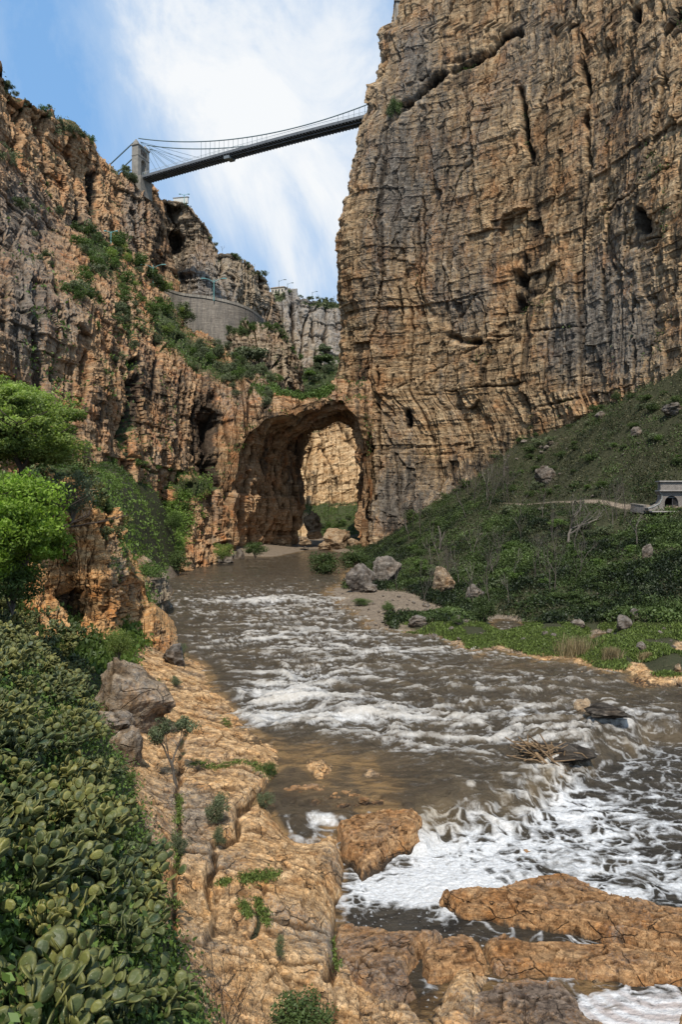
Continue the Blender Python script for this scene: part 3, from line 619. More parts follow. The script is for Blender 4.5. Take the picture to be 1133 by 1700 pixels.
# the shelf steps down toward the river along two broken edges
edge1 = interp([(1280, 470), (1300, 440), (1330, 402), (1370, 392), (1395, 360), (1440, 350), (1500, 352), (1560, 340)])(up_) + 7 * noise2(TX / .7, TY / .7, 63)
brk = brk - .38 * ss(-5, 5, TU - edge1) * ss(1275, 1300, up_) * ss(1600, 1520, up_)
edge2 = interp([(1480, 585), (1530, 565), (1600, 548), (1700, 545)])(up_) + 8 * noise2(TX / .6, TY / .6, 64)
brk = brk - .30 * ss(-6, 6, TU - edge2) * ss(1470, 1490, up_)
lay = fbm2(TX / 2.6 + TY * .12, TY / 2.4, 211, 5); st = lay * 8; stf = np.floor(st); sfr = st - stf
steps = .03 * (stf + ss(.93, 1., sfr))
steps = steps + near * (.11 * facets(rx / 1.9, ry / 1.3, 216) + .05 * facets(rx / .55, ry / .45, 217))
k1, k2, kd = worley(rx / .42 + 9, ry / .30 + .4 * lay, 209); steps = steps + .035 * (kd - .5) + .02 * np.floor(3 * hsh(np.floor(jd * 997), 3))
crack = np.exp(-(e1 / .022) ** 2) * .16 * ss(-.1, .4, noise2(TX / 2.5, TY / 2.5, 65)) + np.exp(-(e2 / .03) ** 2) * .03 + cr_ * near
rel = brk + steps - crack + .045 * fbm2(TX / .5, TY / .42, 213, 5) + .05 * (np.abs(noise2(TX / .3, TY / .3, 214)) ** .5 - .6) * ss(-.2, .3, noise2(TX / 1.8, TY / 1.8, 215))
relh = 1.5 * np.abs(fbm2(TX / 3.2, TY / 3.2, 226, 3)) + 2.2 * fbm2(TX / 26, TY / 26, 221, 3) + .9 * fbm2(TX / 5, TY / 5, 223, 4)
onfar = ss(40, 90, TY)
bars = (.10 * (np.floor(3 * (fbm2(TX / 7, TY / 9, 231, 3)) + .5) / 1.) + .12 * fbm2(TX / 1.2, TY / 1.2, 233, 3))
TZ = TZ0 + rocky * (near * rel + (1 - near) * bars) + greenR * ss(.3, 3, TZ0) * relh * .55 + greenR * .2 * fbm2(TX / 1.4, TY / 1.4, 225, 3) + greenL * (.35 * fbm2(TX / 1.6, TY / 1.6, 227, 3) + onfar * relh * .4)
TZ = TZ - np.clip(ss(.15, -.3, TZ0), 0, 1) * .35 * (TY > 36)
pathm = .62 * np.exp(-(pd_ / .5) ** 2); TZ = TZ + (TZ0 + .05 - TZ) * np.clip(np.exp(-(pd_ / 2.2) ** 2), 0, 1)
cv = np.clip(.5 + (rel - blur(rel, 5)) * 4.2 * near, 0, 1) * rocky + .6 * (1 - rocky)
vp = CV + F * (H - TZ) / TY
tg = np.maximum(greenR * .85, greenL * .8) - .9 * pathm + .25 * fbm2(TX / 6, TY / 6, 241) - (TU > 545) * .35 * np.clip(fbm2(TX / 12, TY / 8, 243, 3), 0, 1) + .5 * rocky * near * ss(.55, .75, noise2(TX / 1.6, TY / 3, 245)) * (e1 < .12) * (TU < 560) + moss_ * (.6 + .5 * noise2(TX / .5, TY / .5, 66)) * near
tgray = .22 + .55 * fbm2(TX / 1.8, TY / 2.2, 251, 4) * near + .75 * (1 - near) + blobs(TU, vp, [(560, 1590, 60, 60, .5), (880, 1660, 120, 40, .75), (660, 1620, 60, 40, .3), (330, 1350, 40, 50, .4), (350, 1560, 60, 30, .35)])
wet = ss(.22, -.05, TZ - np.where(TY < 28.5, -1.0, 0.0)) * .6
ty = mesh('ground', np.stack([TX, TY, TZ], -1), gridfaces(*TX.shape), None, False, {'m': np.stack([tgray + .8 * pathm, wet + .1 * near + .3 * pathm, tg, cv], -1).reshape(-1, 4)})
ty['kind'] = 'structure'
M_ground = rock_mat('bedrock_and_soil', (.66, .46, .265), (.46, .27, .12), (.25, .22, .185), (.50, .25, .09), .13, green=(.034, .040, .018), bumpd=.35, strata=.3, cracks=.9, con=.85)
ty.data.materials.append(M_ground)

def tz(x, y):
    """height of the ground at arrays x, y"""
    x = np.asarray(x, float); y = np.asarray(y, float)
    u = CU + F * x / y
    i = np.clip(np.searchsorted(Yr, y) - 1, 0, len(Yr) - 2); j = np.clip(np.searchsorted(Ur, u) - 1, 0, len(Ur) - 2)
    fy = np.clip((y - Yr[i]) / (Yr[i + 1] - Yr[i]), 0, 1); fx = np.clip((u - Ur[j]) / (Ur[j + 1] - Ur[j]), 0, 1)
    return (TZ[i, j] * (1 - fx) + TZ[i, j + 1] * fx) * (1 - fy) + (TZ[i + 1, j] * (1 - fx) + TZ[i + 1, j + 1] * fx) * fy
def hit(u, v, ymin=0, dz=0.0):
    """ground point seen at photo position (u, v)"""
    j = int(np.clip(np.searchsorted(Ur, u), 0, len(Ur) - 1)); vpc = CV + F * (H - TZ[:, j]) / Yr
    ok = np.nonzero((vpc < v) & (Yr > ymin))[0]
    i = ok[0] if len(ok) else len(Yr) - 1
    Y = Yr[i]; return np.array([(u - CU) / F * Y, Y, TZ[i, j] + dz])

# ================================================================== river
def yfall(u):
    return np.interp(u, [300, 470, 560, 690, 730, 800, 870, 940, 1000, 1060, 1133, 1300], [27.6, 27.6, 27.8, 27.6, 28.6, 29.6, 31.0, 33.2, 36.2, 38.8, 40.5, 42])
wu = np.linspace(235, 1330, 900); wv = np.concatenate([np.linspace(913, 1000, 170), np.linspace(1000.9, 1760, 720)])
WU = wu[None] * np.ones((len(wv), 1)); WV = wv[:, None] * np.ones((1, len(wu)))
WY = H * F / (WV - CV); WX = (WU - CU) / F * WY
yf = yfall(WU) + .8 * noise2(WX / 1.6, WY * 0, 303) + .25 * noise2(WX / .4, WY * 0, 304)
wyf = WY - yf + .45 * noise2(WX / .55, WY / .4, 308) + ss(12, 18, WX) * (-.6 + 1.5 * noise2(WX / 2.2, WY / 1.5, 307))
below = .55 * ss(.4, -3.4, wyf) + .15 * ss(.3, .05, wyf) + .15 * ss(-.9, -1.2, wyf + .5 * noise2(WX / .8, WY / .6, 315)) + .15 * ss(-2.0, -2.4, wyf + .6 * noise2(WX / .7, WY / .6, 316))
inpool = ss(.2, -1.2, wyf)
lev = -1.0 * below
# a second, upstream lip in the middle of the river and small steps far off
lip2 = np.interp(WU, [250, 380, 600, 900, 1133, 1330], [44, 43, 40, 46, 50, 50]) + 1.2 * noise2(WX / 3, WY * 0, 305)
lev = lev + .28 * ss(-.5, .6, WY - lip2)
lip3 = np.interp(WU, [250, 380, 600, 900, 1330], [52, 52, 50, 58, 60]) + 1.5 * noise2(WX / 4, WY * 0, 306); lev = lev + .22 * ss(-.5, .7, WY - lip3) - .5 * ss(30, 70, WY) 
lev = lev + .0
rap = blobs(WU, WV, [(480, 1170, 160, 55, .9), (700, 1210, 200, 50, .8), (1000, 1220, 220, 55, .8), (560, 1090, 260, 50, .6), (900, 1140, 260, 45, .75), (480, 1020, 140, 30, .4), (900, 1340, 330, 110, .8), (430, 1000, 160, 20, .3)])
rap = np.clip(rap * 1.0 + .5 * ss(922, 975, WV) * ss(1150, 1050, WV), .14, 1.15)
shal = blobs(WU, WV, [(560, 1290, 120, 45, 1.2), (620, 1330, 80, 20, .5), (860, 1110, 60, 8, .6)])
fx_ = WX + 1.3 * noise2(WX / 5, WY / 7, 311); fy_ = WY + 1.0 * noise2(WX / 4, WY / 5, 312)
rd = lambda x, y, s: 1 - np.abs(noise2(x, y, s)) * 1.6
# oblique standing waves
px_ = fx_ * .9 + fy_ * .25; py_ = fy_ - fx_ * .18
wave = .20 * rd(px_ / 3.4, py_ / 1.9, 321) + .12 * rd(px_ / 1.5, py_ / .8, 322) + .085 * rd(px_ / .6, py_ / .42, 323) + .05 * rd(px_ / .28, py_ / .2, 324) + .03 * fbm2(WX / .12, WY / .1, 326, 2)
wave = wave * rap * (1 - .75 * np.clip(shal, 0, 1)) * (1 - .45 * below) + .012 * fbm2(WX / .25, WY / .18, 325, 3)
wave = wave * (1 + ss(60, 120, WY) * .2)
calm = blobs(WU, WV, [(1060, 1660, 110, 50, 1), (660, 1495, 75, 40, .8), (800, 1530, 80, 20, 1), (750, 1620, 80, 30, 1)]); calm = np.clip(calm * 1.3, 0, 1)
wave = wave * (1 - .9 * calm) * (1 - .3 * np.exp(-((WY - yf + .8) / 1.1) ** 2))
# the projected grid is planned on z = 0; lowering keeps the same plan position
WZ = lev + wave * 1.25
# ---- foam
st0 = fbm2(px_ / 3.2, py_ / .22, 336, 4)
st1 = .5 * st0 + rd(px_ / 2.6 + 2.2 * noise2(WX / 6, WY / 6, 331), py_ / .75, 332); st2 = rd(px_ / 1.1, py_ / .32, 333); st3 = fbm2(px_ / .5, py_ / .2, 334, 4)
crest = ss(.05, .8, (wave - blur(wave, 14)) * 14 * rap)
foam = -.74 + .58 * rap + .38 * st1 + .28 * st2 + .45 * st3 + .42 * crest
foam = foam + blobs(WU, WV, [(470, 1160, 90, 22, .7), (440, 1200, 70, 14, .5), (600, 1195, 110, 14, .55), (560, 1225, 130, 10, .35), (700, 1250, 110, 12, .45), (640, 1085, 160, 8, .3), (480, 1060, 140, 10, .35), (430, 1000, 140, 6, .3), (860, 1185, 90, 10, .3), (1070, 1200, 60, 24, .5), (520, 1130, 120, 10, .3)])
foam = foam - np.clip(shal, 0, 1) * .75
lipf = np.exp(-((WY - yf + 1.0) / 1.3) ** 2) * (WU > 690); foam = foam + lipf * (.5 + .5 * noise2(WX / .5, WY / .9, 309) + .4 * noise2(WX / .16, WY / .3, 310))
# foam web in the pool under the fall
qx = WX + .55 * noise2(WX / 1.3, WY / 1.3, 341) + .18 * noise2(WX / .4, WY / .4, 342); qy = WY + .5 * noise2(WX / 1.3, WY / 1.3, 343) + .16 * noise2(WX / .4, WY / .4, 344)
a1, a2, _ = worley(qx / 1.25, qy / .8, 345); b1, b2, _ = worley(qx / .55, qy / .36, 346)
web = np.maximum(ss(.55, .0, a2 - a1), .8 * ss(.5, .0, b2 - b1)) 
amt = blobs(WU, WV, [(760, 1400, 100, 60, .85), (660, 1425, 80, 26, 1.25), (860, 1440, 230, 24, 1.0), (1090, 1490, 130, 26, .9), (1000, 1330, 140, 50, .45), (860, 1380, 120, 60, .35), (1090, 1400, 120, 40, .25), (700, 1370, 26, 40, .8), (940, 1300, 60, 30, .6), (540, 1345, 30, 14, 1.), (500, 1340, 30, 8, .6)])
wf = web * 1.05 + amt * .9 - .48 + .35 * fbm2(qx / .7, qy / .5, 347, 4) + .25 * fbm2(qx / .12, qy / .1, 348, 3) + .35 * rd(px_ / 2., py_ / .5, 349) - .3
dark_pool = blobs(WU, WV, [(660, 1495, 60, 40, 1.2), (720, 1520, 80, 26, 1.), (900, 1540, 140, 22, .8), (750, 1625, 70, 30, 1.5), (880, 1400, 40, 12, .4)])
wf = wf - dark_pool
swirl = blobs(WU, WV, [(1080, 1660, 130, 62, 2.2)]); wf = wf + swirl * 1.2
foam = foam * (1 - inpool) + wf * inpool
foam = foam - .17 * (1 - below) - .03 * below * (1 - np.clip(dark_pool, 0, 1))
foam = ss(-.08, 1.0, foam + .22 * fbm2(px_ / .22, py_ / .1, 352, 3)) ** 1.2
# fine speckles of foam drifting on calm water
foam = np.maximum(foam, .8 * ss(.35, .6, fbm2(WX / .09, WY / .09, 351, 2)) * below * ss(.2, .8, calm + dark_pool))
foam = np.maximum(foam, .20 * rap * ss(-.1, .5, st3 + .4 * (st2 - .5)) * (1 - below))
foam = foam * ss(240, 160, WY)
deep = np.clip(WZ - tz(WX, WY), 0, 3)
sh = ss(.5, .02, deep) + .4 * np.clip(shal, 0, 1)
tan_tint = lipf * .65 * (.6 + .6 * noise2(WX / .5, WY / 2, 317)) + (.2 + crest * .3) * (1 - below)  # tan tint of churned water and foam
keep = None
Kf = (WZ - tz(WX, WY)) > -.5
kf = Kf[:-1, :-1] | Kf[1:, 1:] | Kf[:-1, 1:] | Kf[1:, :-1]
t = NT('river_water'); a = t.attr('m'); r_, g_, b_ = t.sep(a.outputs['Color'])[:3]
o = t.co(); nn = t.noise(t.co((1, 2.2, 1)), 3.2, 6, .7, .8); n0 = t.noise(o, 9, 5, .7); nb = t.noise(t.co((.5, 1.3, 1)), .9, 5, .7, 1.)
c = t.mix(t.rng(nb, .35, .65), (.022, .019, .015), (.072, .058, .040))
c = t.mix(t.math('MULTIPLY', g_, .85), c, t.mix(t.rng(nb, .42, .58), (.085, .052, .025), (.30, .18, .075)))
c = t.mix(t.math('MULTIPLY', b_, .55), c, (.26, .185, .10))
fm = t.rng(t.math('ADD', r_, t.math('MULTIPLY', t.math('SUBTRACT', n0, .5), .75)), .05, 1.0)
fm = t.math('MULTIPLY', fm, t.rng(r_, 0.02, .12))
bl = t.n('ShaderNodeTexWave', wave_type='RINGS', rings_direction='Z'); mm = t.n('ShaderNodeMapping'); mm.inputs['Location'].default_value = (-8.6 * .8, -19.2 * .8, 0); mm.inputs['Scale'].default_value = (.8, .8, .8)
tcx = t.n('ShaderNodeTexCoord'); t.l(tcx.outputs['Object'], mm.inputs[0]); t.l(mm.outputs[0], bl.inputs[0]); bl.inputs['Scale'].default_value = .9; bl.inputs['Distortion'].default_value = 5; bl.inputs['Detail'].default_value = 3; bl.inputs['Detail Scale'].default_value = 1.2
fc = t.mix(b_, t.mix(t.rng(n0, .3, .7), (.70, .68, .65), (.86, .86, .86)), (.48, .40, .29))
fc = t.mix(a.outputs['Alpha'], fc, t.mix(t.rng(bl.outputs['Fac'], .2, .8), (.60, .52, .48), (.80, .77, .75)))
c = t.mix(fm, c, fc)
t.fin(c, .1, .5, t.bump(t.math('ADD', t.math('ADD', nn, t.math('MULTIPLY', n0, .3)), t.math('MULTIPLY', fm, .25)), .16, 1.))
t.l(t.rng(fm, 0, 1, .10, .8), t.b.inputs['Roughness']); t.b.inputs['IOR'].default_value = 1.33
WZ = WZ + foam * (.03 + .03 * fbm2(WX / .14, WY / .12, 361, 3)) * ss(60, 35, WY)
wo = mesh('river_water', np.stack([WX, WY, WZ], -1), gridfaces(len(wv), len(wu), kf), t.m, True, {'m': np.stack([foam, np.clip(sh, 0, 1), np.clip(tan_tint, 0, 1), np.clip(swirl, 0, 1)], -1).reshape(-1, 4)})
wo['kind'] = 'structure'

# ================================================================== rock slabs and boulders
M_slab = rock_mat('river_slab_rock', (.44, .28, .15), (.27, .14, .06), (.17, .14, .12), (.36, .16, .05), .12, bumpd=.4, strata=.8, cracks=.8, con=.9)
M_bould = rock_mat('boulder_rock', (.40, .32, .23), (.32, .22, .13), (.22, .20, .18), (.36, .2, .09), .2, bumpd=.3, strata=.4, cracks=.6, con=.7)
M_bg = rock_mat('grey_boulder_rock', (.25, .22, .19), (.18, .155, .13), (.165, .155, .15), (.22, .16, .11), .25, bumpd=.3, strata=.3, con=.6)
def slab(name, pix, zt, zb, label, seed, edge=.35, res=.035, dome=.25, gray=.1, tilt=(0, 0), mat=None, sc=1., cat='rock slab', cut=()):
    poly = [tuple(W(u, v, zt)) for u, v in pix]; pa = np.array(poly); c = pa.mean(0)
    x0, y0 = pa.min(0) - .4; x1, y1 = pa.max(0) + .4
    nx = int((x1 - x0) / res) + 2; ny = int((y1 - y0) / res) + 2
    X, Y = np.meshgrid(np.linspace(x0, x1, nx), np.linspace(y0, y1, ny))
    wob = .12 * sc * noise2(X / .9 / sc, Y / .9 / sc, seed) + .07 * (hsh(np.floor(X / .45 + noise2(X, Y * 2, seed)), seed) - .5)
    d = polysd(X, Y, poly) + wob
    wq = .45 * noise2(X / .8, Y / .8, seed + 8) + .2 * noise2(X / .3, Y / .3, seed + 9)
    a1, a2, idd = worley((X * .95 + Y * .3 + wq) / (3.2 * sc), (Y - .25 * X + wq) / (1.0 * sc), seed + 2); e = a2 - a1; cm = ss(-.2, .4, noise2(X / 1.5, Y / 1.5, seed + 10))
    l1, l2, i2 = worley(X / .45 + 3, Y / .3, seed + 7)
    top = zt + .45 * dome * (ss(0, .8 * sc, d) - 1) + .14 * sc * (idd - .5) + .05 * (i2 - .5) - .14 * np.exp(-(e / .025) ** 2) * cm + .05 * fbm2(X / 1.6, Y / .5, seed + 3, 5) + .10 * facets((X + wq) / 1.6, (Y + .5 * wq) / .6, seed + 14) + .04 * facets(X / .5, (Y + wq) / .28, seed + 15) + .035 * fbm2(X / .16, Y / .12, seed + 4, 3) + tilt[0] * (X - c[0]) + tilt[1] * (Y - c[1])
    lam = .085; top = np.where(ss(0, 1.2, d) < 2, np.floor(top / lam) * lam + lam * ss(.8, 1, top / lam - np.floor(top / lam)), top) * .85 + top * .15
    z = zb + (top - zb) * (.55 * ss(-.03, .09, d) + .45 * ss(.05, .5 * edge + .12, d + .08 * noise2(X / .4, Y / .4, seed + 12)))
    K = d > -.06; kf = K[:-1, :-1] & K[1:, 1:] & K[:-1, 1:] & K[1:, :-1]
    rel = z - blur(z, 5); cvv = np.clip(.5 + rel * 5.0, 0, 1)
    wet_shade = ss(.30, .0, z - zb - .45) * .75 + .12 * (1 - ss(.0, .3, d))  # wet band near the water; side faces also shaded darker in colour
    V = np.stack([X - c[0], Y - c[1], z - zb], -1)
    A = np.stack([gray + .1 + .45 * fbm2(X / 1.4, Y / .6, seed + 5, 4), wet_shade + 0 * X, 0 * X, cvv], -1).reshape(-1, 4)
    Fc = gridfaces(ny, nx, kf); used = np.unique(Fc); mp_ = np.zeros(ny * nx, int); mp_[used] = np.arange(len(used))
    o = mesh(name, V.reshape(-1, 3)[used], mp_[Fc], mat or M_slab, False, {'m': A[used]}, None, (c[0], c[1], zb))
    tag(o, label, cat); return o
slab('rock_slab', [(722, 1478), (728, 1463), (800, 1462), (862, 1448), (900, 1440), (945, 1440), (1000, 1462), (1070, 1480), (1150, 1495), (1260, 1510), (1260, 1600), (1133, 1568), (1070, 1560), (960, 1528), (850, 1512), (770, 1500)], -.42, -1.5, 'long orange slab of bedrock dividing the foamy pool from the dark channel', 401, dome=.3)
slab('rock_slab', [(800, 1555), (830, 1542), (900, 1548), (985, 1548), (1060, 1560), (1150, 1572), (1260, 1590), (1260, 1640), (1133, 1622), (1000, 1612), (930, 1604), (860, 1606), (815, 1598)], -.60, -1.6, 'broken orange slab just in front of the long slab, above the white foam pool', 411, dome=.25)
slab('rock_slab', [(692, 1560), (740, 1545), (790, 1552), (812, 1570), (815, 1600), (770, 1608), (700, 1616), (690, 1590)], -.50, -1.6, 'squat faceted orange rock beside the small dark pool', 421, edge=.25, dome=.35, tilt=(.02, .10))
slab('rock_slab', [(555, 1500), (585, 1520), (640, 1530), (700, 1528), (760, 1540), (700, 1558), (688, 1590), (694, 1620), (640, 1640), (570, 1620), (545, 1560)], -.38, -1.6, 'flat weathered slab with grey patches left of the faceted rock', 431, dome=.2, gray=.35)
slab('rock_slab', [(548, 1352), (590, 1342), (640, 1338), (690, 1336), (706, 1348), (700, 1372), (660, 1388), (625, 1408), (600, 1424), (582, 1400), (562, 1382)], -.02, -1.3, 'wedge of layered orange rock between the little pond and the foam', 441, edge=.3, dome=.5, tilt=(.02, .06))
slab('rock_slab', [(780, 1628), (860, 1612), (930, 1616), (965, 1640), (985, 1680), (1090, 1700), (1120, 1760), (700, 1770), (690, 1700), (720, 1660)], -.72, -1.7, 'grey pitted slab at the bottom edge beside the swirled foam', 451, dome=.25, gray=.6)
slab('rock_slab', [(455, 1310), (520, 1300), (600, 1312), (650, 1330), (560, 1338), (500, 1330)], .0, -.6, 'flat wet ledge above the little pond', 458, dome=.1, edge=.2)
for i, (pix, z) in enumerate([([(895, 1106), (925, 1104), (940, 1112), (905, 1114)], .12), ([(950, 1108), (985, 1112), (1030, 1122), (990, 1126), (950, 1114)], .12), ([(950, 1160), (985, 1160), (985, 1176), (955, 1175)], .22),
                      ([(560, 984), (600, 982), (640, 994), (600, 1000)], .25), ([(600, 1020), (680, 1036), (690, 1046), (620, 1036)], .2), ([(740, 1062), (830, 1072), (900, 1082), (800, 1078)], .18), ([(850, 1400), (905, 1402), (900, 1412), (856, 1410)], -.75)]):
    slab('rock_slab', pix, z, z - .8, ['tan flat rock awash near the far right bank', 'longer thin rock awash right of the tan flat rock', 'small rounded rock breaking the middle rapids on the right', 'pale ledge at the tip of the shingle bar', 'pale ledge at the foot of the shingle bar', 'low ledge along the grassy right bank', 'small brown rock poking through the foam web'][i], 461 + i, edge=.3, res=.06, dome=.15, sc=1.2, mat=M_bould if i != 6 else M_slab)

def boulder_mesh(name, seed, mat, ax=(1, 1, 1), n=44, rough=.22, gray=.4, facets=9, dark=0.):
    th = np.linspace(0, 2 * np.pi, 2 * n + 1); ph = np.linspace(-np.pi / 2, np.pi / 2, n)
    T, Ph = np.meshgrid(th, ph); D = np.stack([np.cos(Ph) * np.cos(T), np.cos(Ph) * np.sin(T), np.sin(Ph)], -1)
    r_ = np.random.default_rng(seed); r = np.full(T.shape, 1.25)
    for k in range(facets + 8):
        nrm = r_.normal(size=3); nrm /= np.linalg.norm(nrm); dd = D @ nrm; h = r_.uniform(.72, .98)
        r = np.where(dd > .05, np.minimum(r, h / np.maximum(dd, .05)), r)
    Pn = D * r[..., None]
    n_ = fbm3(Pn[..., 0] * 2.2, Pn[..., 1] * 2.2, Pn[..., 2] * 3.4, seed, 5)
    q_ = noise3(Pn[..., 0] * .6, Pn[..., 1] * .6, Pn[..., 2] * 6, seed + 3)
    Pn = Pn * (1 + rough * n_[..., None] + .05 * q_[..., None]) * np.array(ax)
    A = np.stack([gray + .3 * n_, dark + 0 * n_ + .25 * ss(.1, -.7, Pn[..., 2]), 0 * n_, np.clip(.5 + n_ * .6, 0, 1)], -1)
    return mesh(name, Pn, gridfaces(*T.shape), mat, False, {'m': A.reshape(-1, 4)})
def boulder(u, v, wpx, hpx, label, seed, mat=None, gray=.4, Y=None, cat='boulder', group=None, name='boulder', dark=0., rough=.22):
    """wpx, hpx: size as it shows in the photo; v is where it meets the ground"""
    p = hit(u, v) if Y is None else P(u, v, Y)
    w_ = wpx / F * p[1] / 2; h_ = hpx / F * p[1] / 1.75
    o = boulder_mesh(name, seed, mat or M_bg, (w_, w_ * .85, h_), 44 if wpx > 25 else 14, rough, gray, dark=dark)
    o.location = (p[0], p[1] + w_ * .5, p[2] + h_ * .72); o.rotation_euler = (0, 0, 0)
    tag(o, label, cat, group); return o
boulder(205, 1215, 118, 112, 'big grey limestone boulder with an orange underside beside the rock shelf', 501, M_bould, .45, Y=33, dark=.05)
boulder(178, 1248, 80, 70, 'grey boulder half under the cactus, just below the big boulder', 502, M_bould, .6, Y=31)
boulder(205, 1290, 50, 80, 'narrow grey rock among the cactus at the edge of the shelf', 503, M_bould, .5, Y=27.5)
boulder(155, 1335, 50, 60, 'grey rock sunk in cactus, lowest of the left bank boulders', 504, M_bould, .5, Y=22)
boulder(287, 1104, 34, 34, 'dark grey rounded rock at the end of the rock step', 505, M_bg, .5)
boulder(602, 984, 46, 50, 'pale grey upright boulder on the shingle bar', 506, M_bg, .5)
boulder(642, 974, 46, 50, 'darker leaning boulder behind the pale upright one', 507, M_bg, .35, dark=.2)
boulder(615, 984, 26, 14, 'low rock between the two boulders of the shingle bar', 508, M_bg)
boulder(738, 990, 36, 48, 'brown angular rock standing in the undergrowth', 509, M_bould, .3)
boulder(788, 998, 26, 22, 'grey rock at the foot of the green slope', 510, M_bg)
boulder(762, 1040, 18, 18, 'small rounded grey stone near the grassy bank', 511, M_bg)
boulder(693, 1042, 30, 16, 'pale broken stone on the edge of the shingle', 512, M_bg)
boulder(908, 803, 34, 30, 'grey boulder perched on the upper slope beneath the cliff', 513, M_bg, .4)
boulder(1000, 695, 18, 13, 'pale stone high on the scree, nearest the cliff foot', 514, M_bg, .4)
boulder(1060, 725, 18, 15, 'pale boulder high on the right slope above the portal', 515, M_bg, .4)
boulder(1125, 690, 34, 22, 'grey outcrop at the right edge, highest on the slope', 516, M_bg, .4)
boulder(1078, 932, 20, 28, 'white streaked rock on the slope below the portal', 517, M_bg, .3)
boulder(560, 916, 44, 38, 'large tan boulder lying beyond the arch', 518, M_bould, 0., Y=216)
boulder(538, 914, 24, 14, 'flat tan boulder left of the large one beyond the arch', 519, M_bould, 0., Y=214)
boulder(519, 858 + 24, 30, 28, 'round reddish boulder on the green slope beyond the arch', 520, M_bould, -.2, Y=236)
boulder(522, 895, 26, 16, 'pale boulder below the reddish one beyond the arch', 521, M_bould, .1, Y=228)
boulder(505, 905, 22, 12, 'pale flat stone on the beach at the foot of the arch', 522, M_bould, .0, Y=212)
boulder(588, 912, 20, 18, 'tan stone at the right foot of the arch', 523, M_bould, .0, Y=214)
boulder(368, 942, 40, 24, 'grassy topped rock at the water edge before the arch', 524, M_bg, .3)
boulder(397, 936, 18, 24, 'pale upright stone beside the grassy topped rock', 525, M_bg, .3)
boulder(962, 1044, 24, 14, 'grey stone in the bright grass, leftmost of the pile', 526, M_bg, .3)
boulder(1040, 1048, 24, 24, 'dark grey stone of the pile under the slope', 527, M_bg, .5)
boulder(1058, 1030, 16, 16, 'small stone on top of the pile under the slope', 528, M_bg, .5)
boulder(1068, 1082, 18, 14, 'pale stone on the right bank by the water', 529, M_bg, .3)
boulder(1128, 1120, 14, 16, 'tan stone at the right edge in the shallows', 530, M_bould, .1)
# loose pale stones strewn on the slope and the bar
sv = [boulder_mesh('stone', 540 + i, M_bg, (1, .85, .7), 8, .25, .3) for i in range(5)]
for o in sv: col.objects.unlink(o)
rs = random.Random(5); cnt = 0
spots = [(rs.gauss(880, 90), rs.gauss(745, 28)) for _ in range(36)] + [(rs.uniform(700, 1120), rs.gauss(1056, 12)) for _ in range(34)] + [(rs.uniform(560, 780), rs.gauss(1012, 20)) for _ in range(50)] + [(rs.uniform(760, 1130), rs.uniform(720, 1020)) for _ in range(26)] + [(rs.uniform(505, 590), rs.uniform(896, 914)) for _ in range(16)]
for (u, v) in spots:
    p = hit(u, v)
    if p[2] < .15 or p[1] < 50 or p[1] > 240: continue
    o = sv[cnt % 5].copy(); col.objects.link(o); o.name = 'stone'
    s_ = rs.choice([2, 2.5, 3, 4, 6]) / F * p[1]
    o.location = (p[0], p[1], p[2] + s_ * .3); o.scale = (s_, s_, s_ * .9); o.rotation_euler = (0, 0, rs.uniform(0, 6)); cnt += 1
    tag(o, 'small pale stone lying among the grass and scree on the right bank', 'stone', 'loose stones strewn over the right bank')

# ================================================================== vegetation
def leaves(C, size, upb=.3, asp=.5, seed=0, tint=None, nrm=None):
    r_ = np.random.default_rng(seed); n = len(C); size = np.broadcast_to(size, (n,))
    d = r_.normal(size=(n, 3)); d[:, 2] += upb * 2; d /= np.linalg.norm(d, axis=1)[:, None]
    q = r_.normal(size=(n, 3)); s_ = np.cross(d, q); s_ /= np.linalg.norm(s_, axis=1)[:, None] + 1e-9
    L = size[:, None]
    V = np.stack([C - d * L * .5, C + s_ * L * asp * .5, C + d * L * .5, C - s_ * L * asp * .5], 1)
    ti = np.clip(tint if tint is not None else r_.random(n), 0, 1)
    return V.reshape(-1, 3), np.arange(n * 4).reshape(-1, 4), np.repeat(ti, 4)
def leafobj(name, C, size, mat, parent=None, **k):
    V, Fc, ti = leaves(C, size, **k)
    return mesh(name, V, Fc, mat, False, {'tint': ti}, parent)
L_dark = leaf_mat('undergrowth_leaves', (.030, .052, .018), .65, (.115, .165, .045), .12)  # kept dark: the right slope's shade is put into this leaf colour
L_olive = leaf_mat('olive_leaves', (.08, .105, .055), .6, (.20, .23, .12), .15)
L_green = leaf_mat('green_leaves', (.045, .08, .020), .6, (.13, .20, .045), .2)
L_bright = leaf_mat('spring_leaves', (.12, .17, .045), .6, (.36, .44, .12), .4)
L_spring = leaf_mat('vivid_spring_leaves', (.10, .18, .022), .6, (.32, .46, .06), .35)
L_grass = leaf_mat('grass_blades', (.08, .13, .03), .5, (.18, .27, .05), .25)
L_bank = leaf_mat('bank_grass', (.06, .085, .022), .6, (.19, .25, .06), .2)
L_straw = leaf_mat('dry_reeds', (.20, .15, .08), .5, (.42, .33, .18), .1)
M_bark = plain('grey_bark', (.10, .085, .07), .9, .1, .35, 6)
M_pale = plain('pale_bark', (.17, .145, .12), .9, .1, .35, 6)
M_darkbark = plain('dark_bark', (.06, .045, .035), .9, .1, .35, 6)

